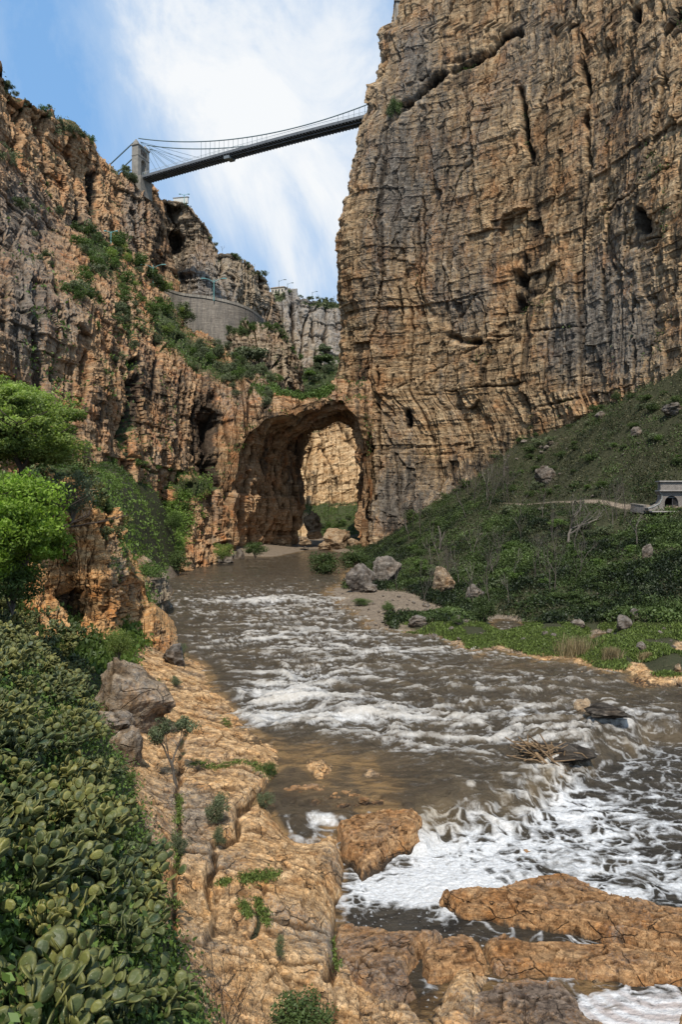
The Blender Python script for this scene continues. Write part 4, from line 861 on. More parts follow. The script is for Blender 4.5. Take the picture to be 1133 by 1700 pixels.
# ---- ground cover on the right slope
r_ = np.random.default_rng(91)
L_dry = leaf_mat('dry_grass_and_herbs', (.060, .062, .030), .55, (.155, .145, .075), .1)
iy, ix = np.nonzero((greenR > .3) & (TU > 555) & (TU < 1290) & (TY < 245) & (pd_ > .7))
_k = ~((vp[iy, ix] > 1034) & (TU[iy, ix] > 660)); iy, ix = iy[_k], ix[_k]
gx, gy_, gz = TX[iy, ix], TY[iy, ix], TZ[iy, ix]
clump = fbm2(gx / 4.2, gy_ / 4.2, 611, 4); up1 = ss(11, 17, gz + 4 * noise2(gx / 9, gy_ / 9, 613)); bareg = ss(.15, .4, fbm2(gx / 7, gy_ / 6, 612, 3))
def cover(name, wgt, n, nl, h0, s0, mat_, lb, sd, tb=0.):
    w_ = np.clip(wgt, .0, 2.); sel = r_.choice(len(iy), n, p=w_ / w_.sum()); c0 = np.stack([gx, gy_, gz], -1)[sel]; cl_ = np.clip(.5 + clump[sel] * 1.1, 0, 1); hh = h0 * (.25 + 1.2 * cl_ ** 1.5)
    C = np.repeat(c0, nl, 0) + r_.normal(size=(n * nl, 3)) * np.repeat(np.stack([.26 + 0 * hh, .26 + 0 * hh, .1 + 0 * hh], -1), nl, 0); C[:, 2] += np.repeat(hh, nl) * r_.random(len(C)) + .03
    hue = np.repeat(.25 + .5 * noise2(c0[:, 0] / 6, c0[:, 1] / 6, sd) + .45 * noise2(c0[:, 0] / 1.5, c0[:, 1] / 1.5, sd + 1), nl)
    o = leafobj(name, C, s0 * (.5 + r_.random(len(C))), mat_, upb=.5, asp=.55, seed=sd, tint=np.clip(tb + hue * .7 + .4 * r_.random(len(C)) ** 2, 0, 1)); tag(o, lb, name, kind='stuff')
cover('undergrowth', (.6 + 1.2 * clump) * (1 - .8 * up1) * (1 - .75 * bareg) + .02, 56000, 7, .85, .26, L_dark, 'dark green undergrowth covering the shaded slope on the right', 5, -.05)
cover('dry_herbs', (.5 + .5 * clump) * (.15 + up1) + .5 * bareg, 26000, 6, .35, .24, L_dry, 'dry grass and herbs on the upper part of the right slope and in its gaps', 15)
# ---- bright grass strip along the right bank and on the left slope
m = ((TU > 670) & (TU < 1290) & (vp > 1034) & (vp < 1125) & (greenR > .22) & (TY < 90)) 
iy, ix = np.nonzero(m); sel = r_.choice(len(iy), 36000); c0 = np.stack([TX[iy, ix], TY[iy, ix], TZ[iy, ix]], -1)[sel]; ok = noise2(c0[:, 0] / 2.5, c0[:, 1] / 2.5, 616) > -.35; c0 = c0[ok]
C = np.repeat(c0, 4, 0) + r_.normal(size=(len(c0) * 4, 3)) * (.15, .15, .03); C[:, 2] += .1
o = leafobj('grass', C, .10 + .20 * r_.random(len(C)) ** 2 * np.repeat(1 + .9 * noise2(c0[:, 0] / .8, c0[:, 1] / .8, 9), 4), L_bank, upb=1.2, asp=.4, seed=6); tag(o, 'bright green grass strip along the right river bank', 'grass', kind='stuff')
m = (greenL > .3) & (TY > 40) & (TY < 200) & (TU > -160) & (TU < 380)
iy, ix = np.nonzero(m); sel = r_.choice(len(iy), 16000); c0 = np.stack([TX[iy, ix], TY[iy, ix], TZ[iy, ix]], -1)[sel]
C = np.repeat(c0, 6, 0) + r_.normal(size=(len(c0) * 6, 3)) * (.35, .35, .12); C[:, 2] += .2
o = leafobj('grass', C, .2 + .3 * r_.random(len(C)), L_grass, upb=.8, asp=.45, seed=7, tint=np.repeat(np.clip(.45 + .5 * noise2(c0[:, 0] / 6, c0[:, 1] / 6, 5), 0, 1), 6) * (.5 + .6 * r_.random(len(C)))); tag(o, 'sunlit grass and herbs on the left slope under the cliff', 'grass', kind='stuff')
# ---- herbs under the cactus
m = (greenL > .5) & (TY < 42) & (TU > -160)
iy, ix = np.nonzero(m); sel = r_.choice(len(iy), 12000); c0 = np.stack([TX[iy, ix], TY[iy, ix], TZ[iy, ix]], -1)[sel]
C = np.repeat(c0, 6, 0) + r_.normal(size=(len(c0) * 6, 3)) * (.18, .18, .10); C[:, 2] += .15
o = leafobj('herbs', C, .07 + .10 * r_.random(len(C)), L_green, upb=.5, asp=.5, seed=8); tag(o, 'low green herbs filling the gaps between the cactus on the left bank', 'herbs', kind='stuff')
# ---- moss and tufts in the cracks of the shelf
cs = []
for pl, n, sp in (([(297, 1325), (296, 1370)], 260, 4), ([(318, 1268), (360, 1276), (400, 1266), (455, 1280)], 420, 3), ([(292, 1380), (291, 1445)], 160, 4), ([(400, 1462), (460, 1455)], 420, 6), ([(402, 1500), (414, 1525)], 180, 4), ([(425, 1495), (445, 1535)], 200, 4), ([(556, 1560), (560, 1610)], 260, 4), ([(370, 1195), (380, 1205)], 90, 4), ([(270, 1500), (300, 1505)], 80, 3), ([(262, 1130), (270, 1160)], 120, 4), ([(455, 1300), (480, 1312)], 140, 4), ([(360, 1470), (380, 1465)], 80, 3), ([(420, 1270), (470, 1300)], 200, 6)):
    for k in range(n):
        f_ = r_.random() * (len(pl) - 1); i_ = int(f_); f_ -= i_
        u = pl[i_][0] * (1 - f_) + pl[i_ + 1][0] * f_ + r_.normal() * sp; v = pl[i_][1] * (1 - f_) + pl[i_ + 1][1] * f_ + r_.normal() * sp * .8
        cs.append(hit(u, v))
C = np.repeat(np.array(cs), 5, 0) + r_.normal(size=(len(cs) * 5, 3)) * (.05, .05, .015); C[:, 2] += .04
o = leafobj('moss_tufts', C, .04 + .07 * r_.random(len(C)), L_bank, upb=1., asp=.4, seed=9); tag(o, 'moss and grass tufts rooted in the cracks of the rock shelf', 'moss', kind='stuff')

# ---- shrubs (unit height 1)
def shrub_mesh(name, seed, mat, n=900, leaf=.09, rad=.6, clumps=16, flat=1.0, upb=.2, asp=.5):
    r_ = np.random.default_rng(seed); cc = r_.normal(size=(clumps, 3)); cc /= np.linalg.norm(cc, axis=1)[:, None]
    cc *= (r_.random(clumps) ** .5)[:, None]; cc = cc * (rad * .75, rad * .75, .38 * flat) + (0, 0, .52 * flat); sz = .10 + .13 * r_.random(clumps)
    k = r_.integers(0, clumps, n); q = r_.normal(size=(n, 3)); q /= np.linalg.norm(q, axis=1)[:, None]; q *= (r_.random(n) ** .35)[:, None]
    C = cc[k] + q * sz[k][:, None] * (1.2, 1.2, .9); C[:, 2] = np.maximum(C[:, 2], .02)
    ti = .25 + .45 * C[:, 2] + .3 * (hsh(k, seed) - .5) + .25 * (r_.random(n) - .5)  # leaves lighter towards the top, shading put into the tint
    V, Fc, t_ = leaves(C, leaf * (.6 + .8 * r_.random(n)), upb, asp, seed, ti)
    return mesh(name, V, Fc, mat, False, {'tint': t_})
def stems(seed, n=7, h=.55, r0=.018, spread=.4):
    b = MB(); q_ = random.Random(seed)
    for i in range(n):
        a = q_.uniform(0, 6.28); e = spread * q_.uniform(.3, 1); pts = [(0, 0, -.05), (e * .35 * math.cos(a), e * .35 * math.sin(a), h * .45), (e * math.cos(a + .3), e * math.sin(a + .3), h * q_.uniform(.8, 1.2))]
        b.tube(pts, [r0, r0 * .7, r0 * .3], 4)
    return b
sh_proto = {}
for key, mat_, kw in (('olive', L_olive, dict(n=1100, leaf=.085)), ('green', L_green, dict(n=1100, leaf=.085)), ('dark', L_dark, dict(n=1200, leaf=.08)), ('bright', L_bright, dict(n=1200, leaf=.08)), ('dense', L_olive, dict(n=3600, leaf=.05, clumps=30)), ('densegreen', L_green, dict(n=3600, leaf=.05, clumps=30)), ('densedark', L_dark, dict(n=3600, leaf=.055, clumps=34)), ('densebright', L_bright, dict(n=4500, leaf=.045, clumps=34))):
    sh_proto[key] = []
    for i in range(3):
        o = shrub_mesh('foliage', 700 + i * 11 + len(key), mat_, **kw); col.objects.unlink(o); s_ = stems(720 + i).build('stem', M_bark); col.objects.unlink(s_); sh_proto[key].append((o, s_))
nsh = [0]
def shrub(p, w_, h_, key, label, group=None, name='shrub', parts=True, cat='shrub'):
    fo_, st_ = sh_proto[key][nsh[0] % 3]; nsh[0] += 1
    if parts:
        t = empty(name, p); c = fo_.copy(); col.objects.link(c); c.parent = t; c.name = 'foliage'; c = st_.copy(); col.objects.link(c); c.parent = t; c.name = 'stem'
    else:
        t = fo_.copy(); col.objects.link(t); t.name = name; t.location = p
    t.scale = (w_ / 1.25, w_ / 1.25, h_ / 1.0); t.rotation_euler = (0, 0, nsh[0] * 1.7)
    tag(t, label, cat, group); return t
def shp(u, v, wp, hp, key, label, Y=None, where=None, **k):
    p = on(where, u, v) if where else (hit(u, v) if Y is None else P(u, v, Y))
    return shrub(p + np.array([0, 0, -.04 * hp / F * p[1]]), wp / F * p[1], hp / F * p[1], key, label, **k)
# on the rock shelf
shp(360, 1372, 56, 62, 'dense', 'grey green shrub in the middle of the rock shelf, largest there')
shp(296, 1425, 42, 46, 'dense', 'round olive shrub low on the shelf, left of the crack')
shp(364, 1412, 28, 42, 'dense', 'thin upright shrub just below the largest shelf shrub')
shp(440, 1345, 40, 34, 'dense', 'shrub on the stepped edge of the shelf beside the little pond')
shp(218, 1302, 22, 22, 'densegreen', 'small blue green shrub at the cactus edge of the shelf')
shp(465, 1598, 24, 48, 'dense', 'small upright shrub on the lower right of the shelf')
shp(292, 1142, 26, 22, 'dense', 'small shrub at the top end of the shelf')
shp(300, 1105, 34, 42, 'dense', 'grey shrub beside the dark rounded rock at the water')
shp(448, 1290, 30, 26, 'densegreen', 'green tuft of shrub hanging on the shelf edge over the rapids')
shp(500, 1730, 150, 90, 'densedark', 'dark shrub at the very bottom edge of the view')
shp(262, 1150, 18, 16, 'densegreen', 'tiny bright shrub beside the big boulder')
# left bank
shp(196, 1096, 56, 64, 'densebright', 'bright green bush at the foot of the ochre buttress', Y=42)
shp(20, 1010, 120, 110, 'densegreen', 'green bush under the bright tree at the left edge', Y=32)
shp(240, 930, 50, 60, 'densegreen', 'green bush on the left slope above the river bend', Y=112)
shp(290, 955, 60, 50, 'densedark', 'dark bush at the foot of the left slope by the water', Y=128)
shp(290, 880, 34, 40, 'densegreen', 'green bush on the ledge of the river outcrop', Y=140)
shp(370, 932, 46, 36, 'densebright', 'bright grassy bush on the rock before the arch', Y=152)
shp(424, 924, 50, 30, 'densedark', 'dark low bush at the foot of the arch wall', Y=170)
shp(120, 860, 100, 90, 'dense', 'olive shrub crowning the ochre buttress', Y=46)
shp(60, 860, 90, 80, 'densegreen', 'green shrub between the two left trees', Y=42)
# right bank
shp(540, 962, 66, 56, 'densedark', 'dark bush at the right water edge before the arch')
shp(590, 950, 70, 50, 'densedark', 'dark bush spreading behind the two boulders')
shp(645, 1020, 30, 24, 'densedark', 'small dark bush in the middle of the shingle bar')
shp(806, 1036, 56, 56, 'densedark', 'round dark bush at the foot of the right slope')
shp(600, 1006, 40, 16, 'densegreen', 'low green bush at the tip of the shingle bar')
shp(1025, 672, 22, 26, 'densedark', 'dark shrub against the cliff foot, high right')
shp(656, 200, 34, 46, 'densedark', 'dark bush hanging under the ledge at the top left of the right cliff', where='cliff_right')
shp(1125, 675, 30, 20, 'dark', 'low shrub by the outcrop at the right edge')
shp(760, 1040, 30, 20, 'densegreen', 'low green bush behind the small rounded stone')
# bushes on the right slope
q_ = random.Random(41); k = 0
while k < 150:
    u, v = q_.uniform(640, 1180), q_.uniform(650, 1040); p = hit(u, v)
    if p[2] < 1.6 or p[1] < 55 or p[1] > 215 or float(polydist(np.array([p[0]]), np.array([p[1]]), [((a - CU) / F * Y, Y) for a, b_, Y in ((1200, 849, 91), (1133, 849, 95), (1085, 849, 97), (1040, 842, 102), (960, 834, 112), (830, 836, 132))])[0]) < 2.2: continue
    s_ = q_.uniform(12, 34) * (1.0 if v > 840 else .7); k += 1
    shrub(p + np.array([0, 0, -.3]), s_ * 1.5 / F * p[1], s_ * .75 / F * p[1], q_.choice(['dark', 'densedark', 'dark', 'green', 'olive']), 'low rounded bush in the undergrowth of the right slope', group='bushes of the right slope', parts=False, name='bush', cat='bush')
# on cliffs, each an individual
q_ = random.Random(31)
zones = [('cliff_left', [(120, 395), (200, 420), (260, 500), (300, 545)], 26, 32, 'green', 52), ('cliff_left', [(170, 430), (230, 520), (205, 560)], 24, 26, 'olive', 40), ('cliff_left', [(300, 560), (350, 590), (400, 620), (450, 645)], 18, 26, 'olive', 50),
         ('cliff_left', [(120, 480), (150, 500)], 14, 34, 'green', 8), ('cliff_left', [(30, 330), (70, 350), (80, 440)], 12, 24, 'olive', 9), ('cliff_left', [(0, 260), (20, 280)], 10, 24, 'olive', 5),
         ('cliff_upper_left', [(0, 105), (60, 172), (100, 208), (150, 240)], 8, 20, 'olive', 16), ('cliff_upper_left', [(185, 282), (215, 300), (240, 300)], 5, 22, 'olive', 10), ('cliff_upper_left', [(60, 300), (100, 350)], 12, 18, 'olive', 6),
         ('cliff_cave_pillar', [(320, 340), (370, 418), (395, 428), (440, 458)], 4, 14, 'olive', 12), ('cliff_knoll', [(385, 548), (440, 540), (470, 552)], 6, 18, 'green', 10), ('cliff_knoll', [(390, 600), (430, 620), (460, 640)], 12, 24, 'olive', 12),
         ('cliff_far', [(455, 486), (500, 490), (560, 505)], 3, 10, 'olive', 12), ('hill_behind_arch', [(500, 620), (530, 610), (560, 620)], 18, 22, 'olive', 20), ('cliff_left', [(280, 480), (250, 460)], 14, 28, 'green', 8), ('cliff_left', [(480, 652), (550, 650)], 4, 10, 'green', 8),
         ('rock_buttress', [(170, 830), (210, 920)], 10, 22, 'green', 8), ('river_outcrop', [(275, 850), (290, 920)], 14, 26, 'green', 12), ('cliff_left', [(190, 752), (330, 800)], 8, 20, 'green', 18), ('slope_behind_arch', [(520, 880), (590, 870)], 14, 14, 'green', 14), ('cliff_knoll', [(486, 575), (492, 620)], 6, 18, 'green', 5)]
GL = {'cliff_left': ('leafy shrub growing on the lower left cliff and its sloping bench', 'shrubs on the left cliff bench'), 'cliff_upper_left': ('small shrub on the rim or a ledge of the upper left cliff', 'shrubs along the upper left rim'), 'cliff_cave_pillar': ('tiny shrub along the skyline of the cave pillar right of the bridge tower', 'shrubs on the cave pillar'),
      'cliff_knoll': ('shrub on the rock knoll behind the arch', 'shrubs on the knoll'), 'cliff_far': ('tiny shrub on the rim of the far grey cliff', 'shrubs on the far rim'), 'hill_behind_arch': ('shrub on the green hillside above and behind the arch', 'shrubs on the hillside behind the arch'),
      'rock_buttress': ('small plant rooted on the right flank of the ochre buttress', 'plants on the buttress'), 'river_outcrop': ('green shrub on the outcrop at the river bend', 'shrubs on the river outcrop'), 'slope_behind_arch': ('green shrub on the sunlit slope seen through the arch', 'shrubs beyond the arch')}
for where, pl, sp, size, key, n in zones:
    for k in range(n):
        f_ = q_.random() * (len(pl) - 1); i_ = int(f_); f_ -= i_
        u = pl[i_][0] * (1 - f_) + pl[i_ + 1][0] * f_ + q_.gauss(0, sp); v = pl[i_][1] * (1 - f_) + pl[i_ + 1][1] * f_ + q_.gauss(0, sp * .7)
        s_ = size * q_.uniform(.45, 1.1); kk = key if q_.random() < .55 else q_.choice(['green', 'olive', 'dark', 'bright' if key == 'green' else 'olive'])
        lb, gr_ = GL[where]
        shp(u, v + s_ * .3, s_ * 1.2, s_ * .85, kk, lb, where=where, group=gr_, parts=False)
# ---- grasses hanging on the bench of the left cliff and on the hillside
def scatter_on(where, thr, n, size, mat, label, seed, extra=None, k=5, spread=.5):
    uu, vv, Qq, Nn = SH[where]; me = bpy.data.objects[where].data; a = np.empty(len(me.vertices) * 4, np.float32); me.attributes['m'].data.foreach_get('color', a); g = a.reshape(-1, 4)[:, 2]
    idx = np.nonzero(g > thr)[0]
    if len(idx) == 0: return
    r_ = np.random.default_rng(seed); sel = r_.choice(idx, n); c0 = Qq.reshape(-1, 3)[sel] + Nn.reshape(-1, 3)[sel] * .15
    cn = noise3(c0[:, 0] / 3, c0[:, 1] / 3, c0[:, 2] / 3, seed); ok = cn > -.3; c0 = c0[ok]; cn = cn[ok]
    C = np.repeat(c0, k, 0) + r_.normal(size=(len(c0) * k, 3)) * spread
    o = leafobj('cliff_plants', C, size * (.5 + r_.random(len(C))), mat, upb=.3, asp=.55, seed=seed, tint=np.repeat(.4 + .5 * cn, k) + .4 * (r_.random(len(C)) - .3)); tag(o, label, 'cliff plants', kind='stuff')
scatter_on('cliff_left', .42, 6000, .6, L_green, 'low plants and grass spreading over the ledges of the left cliff', 801, k=6)
scatter_on('cliff_upper_left', .45, 2200, .7, L_olive, 'low plants on the ledges of the upper left cliff', 802, k=5)
scatter_on('hill_behind_arch', .5, 3500, .9, L_green, 'green ground cover on the hillside behind the arch', 803, k=5, spread=.8)
scatter_on('slope_behind_arch', .45, 5000, .5, L_grass, 'green ground cover on the slope seen through the arch', 804, k=5)
scatter_on('cliff_knoll', .4, 1400, .6, L_green, 'low plants on the rock knoll', 805)
scatter_on('rock_buttress', .4, 2200, .16, L_green, 'small plants on top of the ochre buttress', 806, spread=.15)
scatter_on('river_outcrop', .42, 3000, .4, L_grass, 'green plants draping the outcrop at the river bend', 807, spread=.35)
scatter_on('cliff_far', .5, 700, .9, L_olive, 'low plants on the far rim', 808)
scatter_on('cliff_right', .42, 900, .45, L_dark, 'small dark plants in the cracks of the right cliff', 809, k=4)
scatter_on('cliff_cave_pillar', .5, 700, .7, L_olive, 'low plants on the cave pillar', 810)
scatter_on('rock_shoulder', .3, 500, .2, L_green, 'small plants on the dark rock shoulder', 811, spread=.15)

# ---- trees
def grow(b, p, d, L, r, depth, q, tips, kids=(2, 3), ang=.55, shrink=.72, up=.12, n=5):
    pts = [np.array(p)]; dd = np.array(d, float)
    for i in range(3):
        dd = dd + np.array([q.gauss(0, .16), q.gauss(0, .16), q.gauss(0, .10) + up]); dd /= np.linalg.norm(dd); pts.append(pts[-1] + dd * L / 3)
    b.tube(pts, [r, r * .85, r * .75, r * .62], n)
    if depth == 0: tips.append(pts[-1]); tips.append(pts[-2]); return
    for k in range(q.randint(*kids)):
        nd = dd + np.array([q.gauss(0, ang), q.gauss(0, ang), q.gauss(0, ang * .6)]); nd /= np.linalg.norm(nd)
        grow(b, pts[-1] if k < 2 else pts[2], nd, L * shrink * q.uniform(.8, 1.15), r * .58, depth - 1, q, tips, kids, ang, shrink, up, max(3, n - 1))
def tree(name, p, h_, label, seed, lm, depth=4, n=9000, leaf=.16, spread=.45, bark=None, wide=1.0, cat='tree', trunk=.32, sh=.75, ang=.55, crown=None):
    q = random.Random(seed); b = MB(); tips = []
    grow(b, (0, 0, -.03), (0.05, 0, 1), trunk, .028, depth, q, tips, (2, 3), ang, sh, .05)
    tips = np.array(tips); zmax = tips[:, 2].max(); sc_ = 1 / zmax
    t = empty(name, p); t.scale = (h_ * sc_ * wide, h_ * sc_ * wide, h_ * sc_)
    b.build('trunk', bark or M_bark, t, True)
    if lm:
        r_ = np.random.default_rng(seed); k = r_.integers(0, len(tips), n); rr = r_.normal(size=(n, 3)); rr /= np.linalg.norm(rr, axis=1)[:, None]; rr *= (r_.random(n) ** .4)[:, None]
        sp = spread * (.6 + .8 * hsh(k, seed))
        C = tips[k] + rr * sp[:, None] * (1, 1, .6)
        if crown:
            nc = 110; cc = r_.normal(size=(nc, 3)); cc /= np.linalg.norm(cc, axis=1)[:, None]; cc *= (r_.random(nc) ** .33)[:, None]; cc = cc * (crown[0], crown[0], crown[1]) + (0, 0, crown[2])
            cc[:, 2] -= .25 * (cc[:, 0] ** 2 + cc[:, 1] ** 2); k = r_.integers(0, nc, n); sp = .06 + .15 * hsh(k, seed) ** 1.5
            C = cc[k] * zmax + rr * sp[:, None] * zmax * (1, 1, .75)
        ti = .45 + .35 * rr[:, 2] + .5 * (hsh(k, seed + 2) - .5) + .2 * (r_.random(n) - .5)  # clump tops tinted lighter, the light from above painted in
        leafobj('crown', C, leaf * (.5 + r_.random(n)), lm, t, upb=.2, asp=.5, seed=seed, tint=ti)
    tag(t, label, cat); return t
tree('leafy_tree', P(40, 812, 44), 6.6, 'broad light green tree above the buttress at the left edge', 901, L_bright, 4, 60000, .021, .12, M_darkbark, 1.3, crown=(.42, .36, .62))
tree('leafy_tree', P(-30, 800, 44), 6.8, 'leafy tree cut by the left edge of the view, beside the broad one', 905, L_bright, 4, 34000, .021, .12, M_darkbark, 1.2, crown=(.42, .36, .62))
tree('leafy_tree', P(20, 985, 32), 5.6, 'vivid yellow green small tree below the broad tree at the left edge', 903, L_spring, 4, 46000, .022, .11, M_darkbark, 1.05, crown=(.42, .40, .55))
tree('leafy_tree', P(-60, 960, 32), 5.2, 'vivid green small tree partly outside the left edge', 907, L_spring, 4, 18000, .03, .12, M_darkbark, 1.1, crown=(.42, .40, .55))
tree('sapling', hit(293, 1312), 2.6, 'slender olive sapling rooted in the shelf crack', 911, L_olive, 3, 3500, .03, .10, M_bark, .75, 'sapling')
tree('bushy_tree', on('cliff_knoll', 425, 630), 11, 'bushy green tree at the foot of the knoll above the arch', 913, L_olive, 3, 5000, .06, .16, M_bark, 1.1)
tree('bushy_tree', on('hill_behind_arch', 535, 618), 10, 'dark rounded tree on the hillside behind the arch', 915, L_dark, 3, 5000, .06, .16, M_bark, 1.1)
tree('bushy_tree', on('hill_behind_arch', 545, 600), 10, 'yellow green tree highest on the hillside behind the arch', 917, L_olive, 3, 4500, .06, .16, M_bark, 1.)
tree('bushy_tree', on('hill_behind_arch', 512, 640), 7, 'yellow bush tree lowest on the hillside behind the arch', 919, L_grass, 3, 3500, .06, .16, M_bark, 1.2)
# bare trees on the right slope: six shapes, each copied
bare = []
for i in range(6):
    q = random.Random(930 + i); b = MB(); tips = []
    grow(b, (0, 0, -.04), (q.gauss(0, .1), 0, 1), .33, .014, 4, q, tips, (2, 3), .36, .76, .12, 4)
    o = b.build('bare_tree', M_pale if i == 2 else M_bark, None, False); z = np.array(tips)[:, 2].max(); o.data.transform(__import__('mathutils').Matrix.Scale(1 / z, 4)); col.objects.unlink(o); bare.append(o)
q = random.Random(77); placed = []
cand = [(770 + q.gauss(0, 45), 812 + q.gauss(0, 26)) for _ in range(42)] + [(q.uniform(650, 1000), q.uniform(880, 985)) for _ in range(34)] + [(q.uniform(690, 860), q.uniform(960, 1030)) for _ in range(12)] + [(q.uniform(900, 1060), q.uniform(860, 960)) for _ in range(10)]
for i, (u, v) in enumerate(cand):
    p = hit(u, v)
    if p[1] > 200: continue
    o = bare[i % 6].copy(); col.objects.link(o); o.name = 'bare_tree'; hgt = q.uniform(38, 85) / F * p[1]
    o.location = (p[0], p[1], p[2] - .1); o.scale = (hgt * .8, hgt * .8, hgt); o.rotation_euler = (0, 0, q.uniform(0, 6))
    tag(o, 'slender leafless tree among the undergrowth of the right slope', 'bare tree', 'bare trees on the right slope')
for u, v, hp, lb in ((942, 905, 90, 'forked pale leafless tree standing clear below the path, largest of the bare trees'), (1058, 912, 60, 'leaning pale leafless trunk right of the forked tree'), (728, 915, 42, 'broken bare trunk left on the slope near the cliff foot')):
    p = hit(u, v); q2 = random.Random(int(u)); b = MB(); tips = []
    grow(b, (0, 0, -.04), (.15, 0, 1), .36, .028, 4 if hp > 50 else 1, q2, tips, (2, 3), .5, .74, .06, 5); z = np.array(tips)[:, 2].max(); t = empty('bare_tree', p); b.build('trunk', M_pale, t); s_ = hp / F * p[1] / z; t.scale = (s_, s_, s_); tag(t, lb, 'bare tree')
# skyline trees
for i, (u, v, Y, hp, wh) in enumerate(((150, 240, 268, 18, 'cliff_upper_left'), (165, 262, 275, 14, 'cliff_upper_left'), (357, 388, 350, 10, 'cliff_cave_pillar'), (372, 414, 350, 13, 'cliff_cave_pillar'), (447, 478, 430, 12, 'cliff_far'), (497, 490, 440, 10, 'cliff_far'), (555, 503, 450, 14, 'cliff_far'), (530, 500, 450, 12, 'cliff_far'))):
    p = on(wh, u, v); o = bare[i % 6].copy(); col.objects.link(o); o.name = 'skyline_tree'; s_ = hp / F * p[1]; o.location = p; o.scale = (s_, s_, s_); tag(o, 'small thin tree standing on the cliff skyline left of the gorge', 'tree', 'thin trees on the skyline')
# dry twigs in the foreground
def twig(u, v, hp, label, seed, Y=None):
    p = hit(u, v) if Y is None else P(u, v, Y); q2 = random.Random(seed); b = MB(); tips = []
    for k in range(5):
        grow(b, (q2.gauss(0, .04), q2.gauss(0, .04), -.05), (q2.gauss(0, .35), q2.gauss(0, .2), 1), .36, .007, 3, q2, tips, (2, 3), .38, .72, .05, 3)
    z = np.array(tips)[:, 2].max(); o = b.build('dry_twigs', M_darkbark); s_ = hp / F * p[1] / z; o.scale = (s_ * .9, s_ * .9, s_); o.location = p; tag(o, label, 'dry shrub')
twig(372, 1720, 175, 'leafless dark shrub at the bottom, tallest of the bare twigs on the shelf', 951)
twig(540, 1740, 110, 'tangle of dry twigs right of the dark shrub at the bottom edge', 952)
twig(630, 1750, 95, 'dry branching twigs leaning over the lower slabs', 953)
twig(870, 1745, 110, 'dry twigs rising before the grey pitted slab', 954)
twig(420, 1760, 90, 'low dry twigs at the bottom between the tallest twigs and the dark shrub', 955)
# reeds
def reeds(u, v, wp, hp, label, seed):
    p = hit(u, v); n = 420; r_ = np.random.default_rng(seed); w_ = wp / F * p[1]; h_ = hp / F * p[1]
    a = r_.normal(size=(n, 2)) * (w_ * .25, w_ * .12); ln = r_.normal(size=(n, 2)) * .22 * h_; hz = h_ * (.5 + .5 * r_.random(n))
    base = np.stack([a[:, 0], a[:, 1], -.1 + 0 * hz], -1); tip = np.stack([a[:, 0] + ln[:, 0], a[:, 1] + ln[:, 1], hz], -1); wd = .025
    side = r_.normal(size=(n, 3)) * (1, 1, 0); side /= np.linalg.norm(side, axis=1)[:, None]
    V = np.stack([base - side * wd, base + side * wd, tip + side * .006, tip - side * .006], 1).reshape(-1, 3)
    o = mesh('dry_reeds', V, np.arange(4 * n).reshape(-1, 4), L_straw, False, {'tint': np.repeat(r_.random(n), 4)}); o.location = p; tag(o, label, 'reeds')
reeds(958, 1088, 62, 34, 'large clump of straw coloured reeds on the right bank', 961)
reeds(1016, 1096, 26, 22, 'smaller clump of dry reeds right of the large clump', 962)
reeds(1075, 1096, 18, 14, 'low tuft of dry reeds near the right edge', 963)
# driftwood
b = MB(); q2 = random.Random(4)
for k in range(46):
    a = q2.gauss(-.5, .5); L_ = q2.uniform(.4, 1.5); c_ = np.array([q2.gauss(0, .38), q2.gauss(0, .22), q2.uniform(-.15, .45)]); d_ = np.array([math.cos(a), q2.gauss(0, .25), math.sin(a) * .9]) * L_ / 2
    b.tube([c_ - d_, c_ + (q2.gauss(0, .05),) * 3, c_ + d_], [.025, .03, .014], 4)
b.tube([(-.2, -.1, .1), (.1, -.5, -.25), (.5, -.9, -.6)], [.09, .08, .05], 6); b.tube([(-.6, 0, .5), (0, 0, .35), (.8, .1, .2)], [.06, .06, .03], 6)
pw = W(895, 1262, -.15); o = b.build('driftwood', plain('wet_wood', (.20, .13, .07), .8, .3, .4, 8)); o.location = (pw[0], pw[1] - .3, .25); o.scale = (1.35, 1.3, 1.15); tag(o, 'tangle of brown driftwood caught on a rock in the rapids', 'driftwood')
boulder(930, 1268, 105, 22, 'dark wet rock holding the driftwood in the rapids', 565, M_bg, .1, Y=33.2, dark=.75)
boulder(1010, 1192, 70, 14, 'dark wet rock under the right hand cascade', 566, M_bg, .1, Y=38, dark=.75)

# ---- prickly pears
t = NT('prickly_pear_skin'); tn = t.attr('tint').outputs['Fac']; rm = t.attr('rim').outputs['Fac']; o_ = t.co()
c = t.mix(tn, (.018, .042, .022), (.14, .15, .05)); c = t.mix(t.math('MULTIPLY', t.rng(rm, .55, 1.), .45), c, (.26, .24, .09))
oi = t.n('ShaderNodeObjectInfo').outputs['Random']; c = t.mix(1.0, c, t.mix(oi, (.55, .66, .68), (1.4, 1.25, .95)), 'MULTIPLY')
sp_ = t.vor(o_, 26); c = t.mix(t.rng(sp_, .16, .08), c, (.26, .25, .17)); nn = t.noise(o_, 8, 4, .6); c = t.mix(1.0, c, t.mix(t.rng(nn, .3, .7), (.75, .75, .72), (1.2, 1.2, 1.15)), 'MULTIPLY')
t.fin(c, .5, .35, t.bump(sp_, .008, .5)); M_cactus = t.m
na_ = 10; ang = np.arange(na_) * 2 * np.pi / na_
rings = [(.10, .055), (.66, .05), (1.0, .0), (.66, -.05), (.10, -.055)]
pv = []; prim = []
for rr, yy in rings:
    x = rr * .5 * np.sin(ang); z = .5 - rr * .5 * np.cos(ang); x = x * (.60 + .28 * z)  # egg shaped, narrow foot
    pv.append(np.stack([x, yy + 0 * x, z], -1)); prim += [rr] * na_
pv = np.concatenate(pv); pf = []
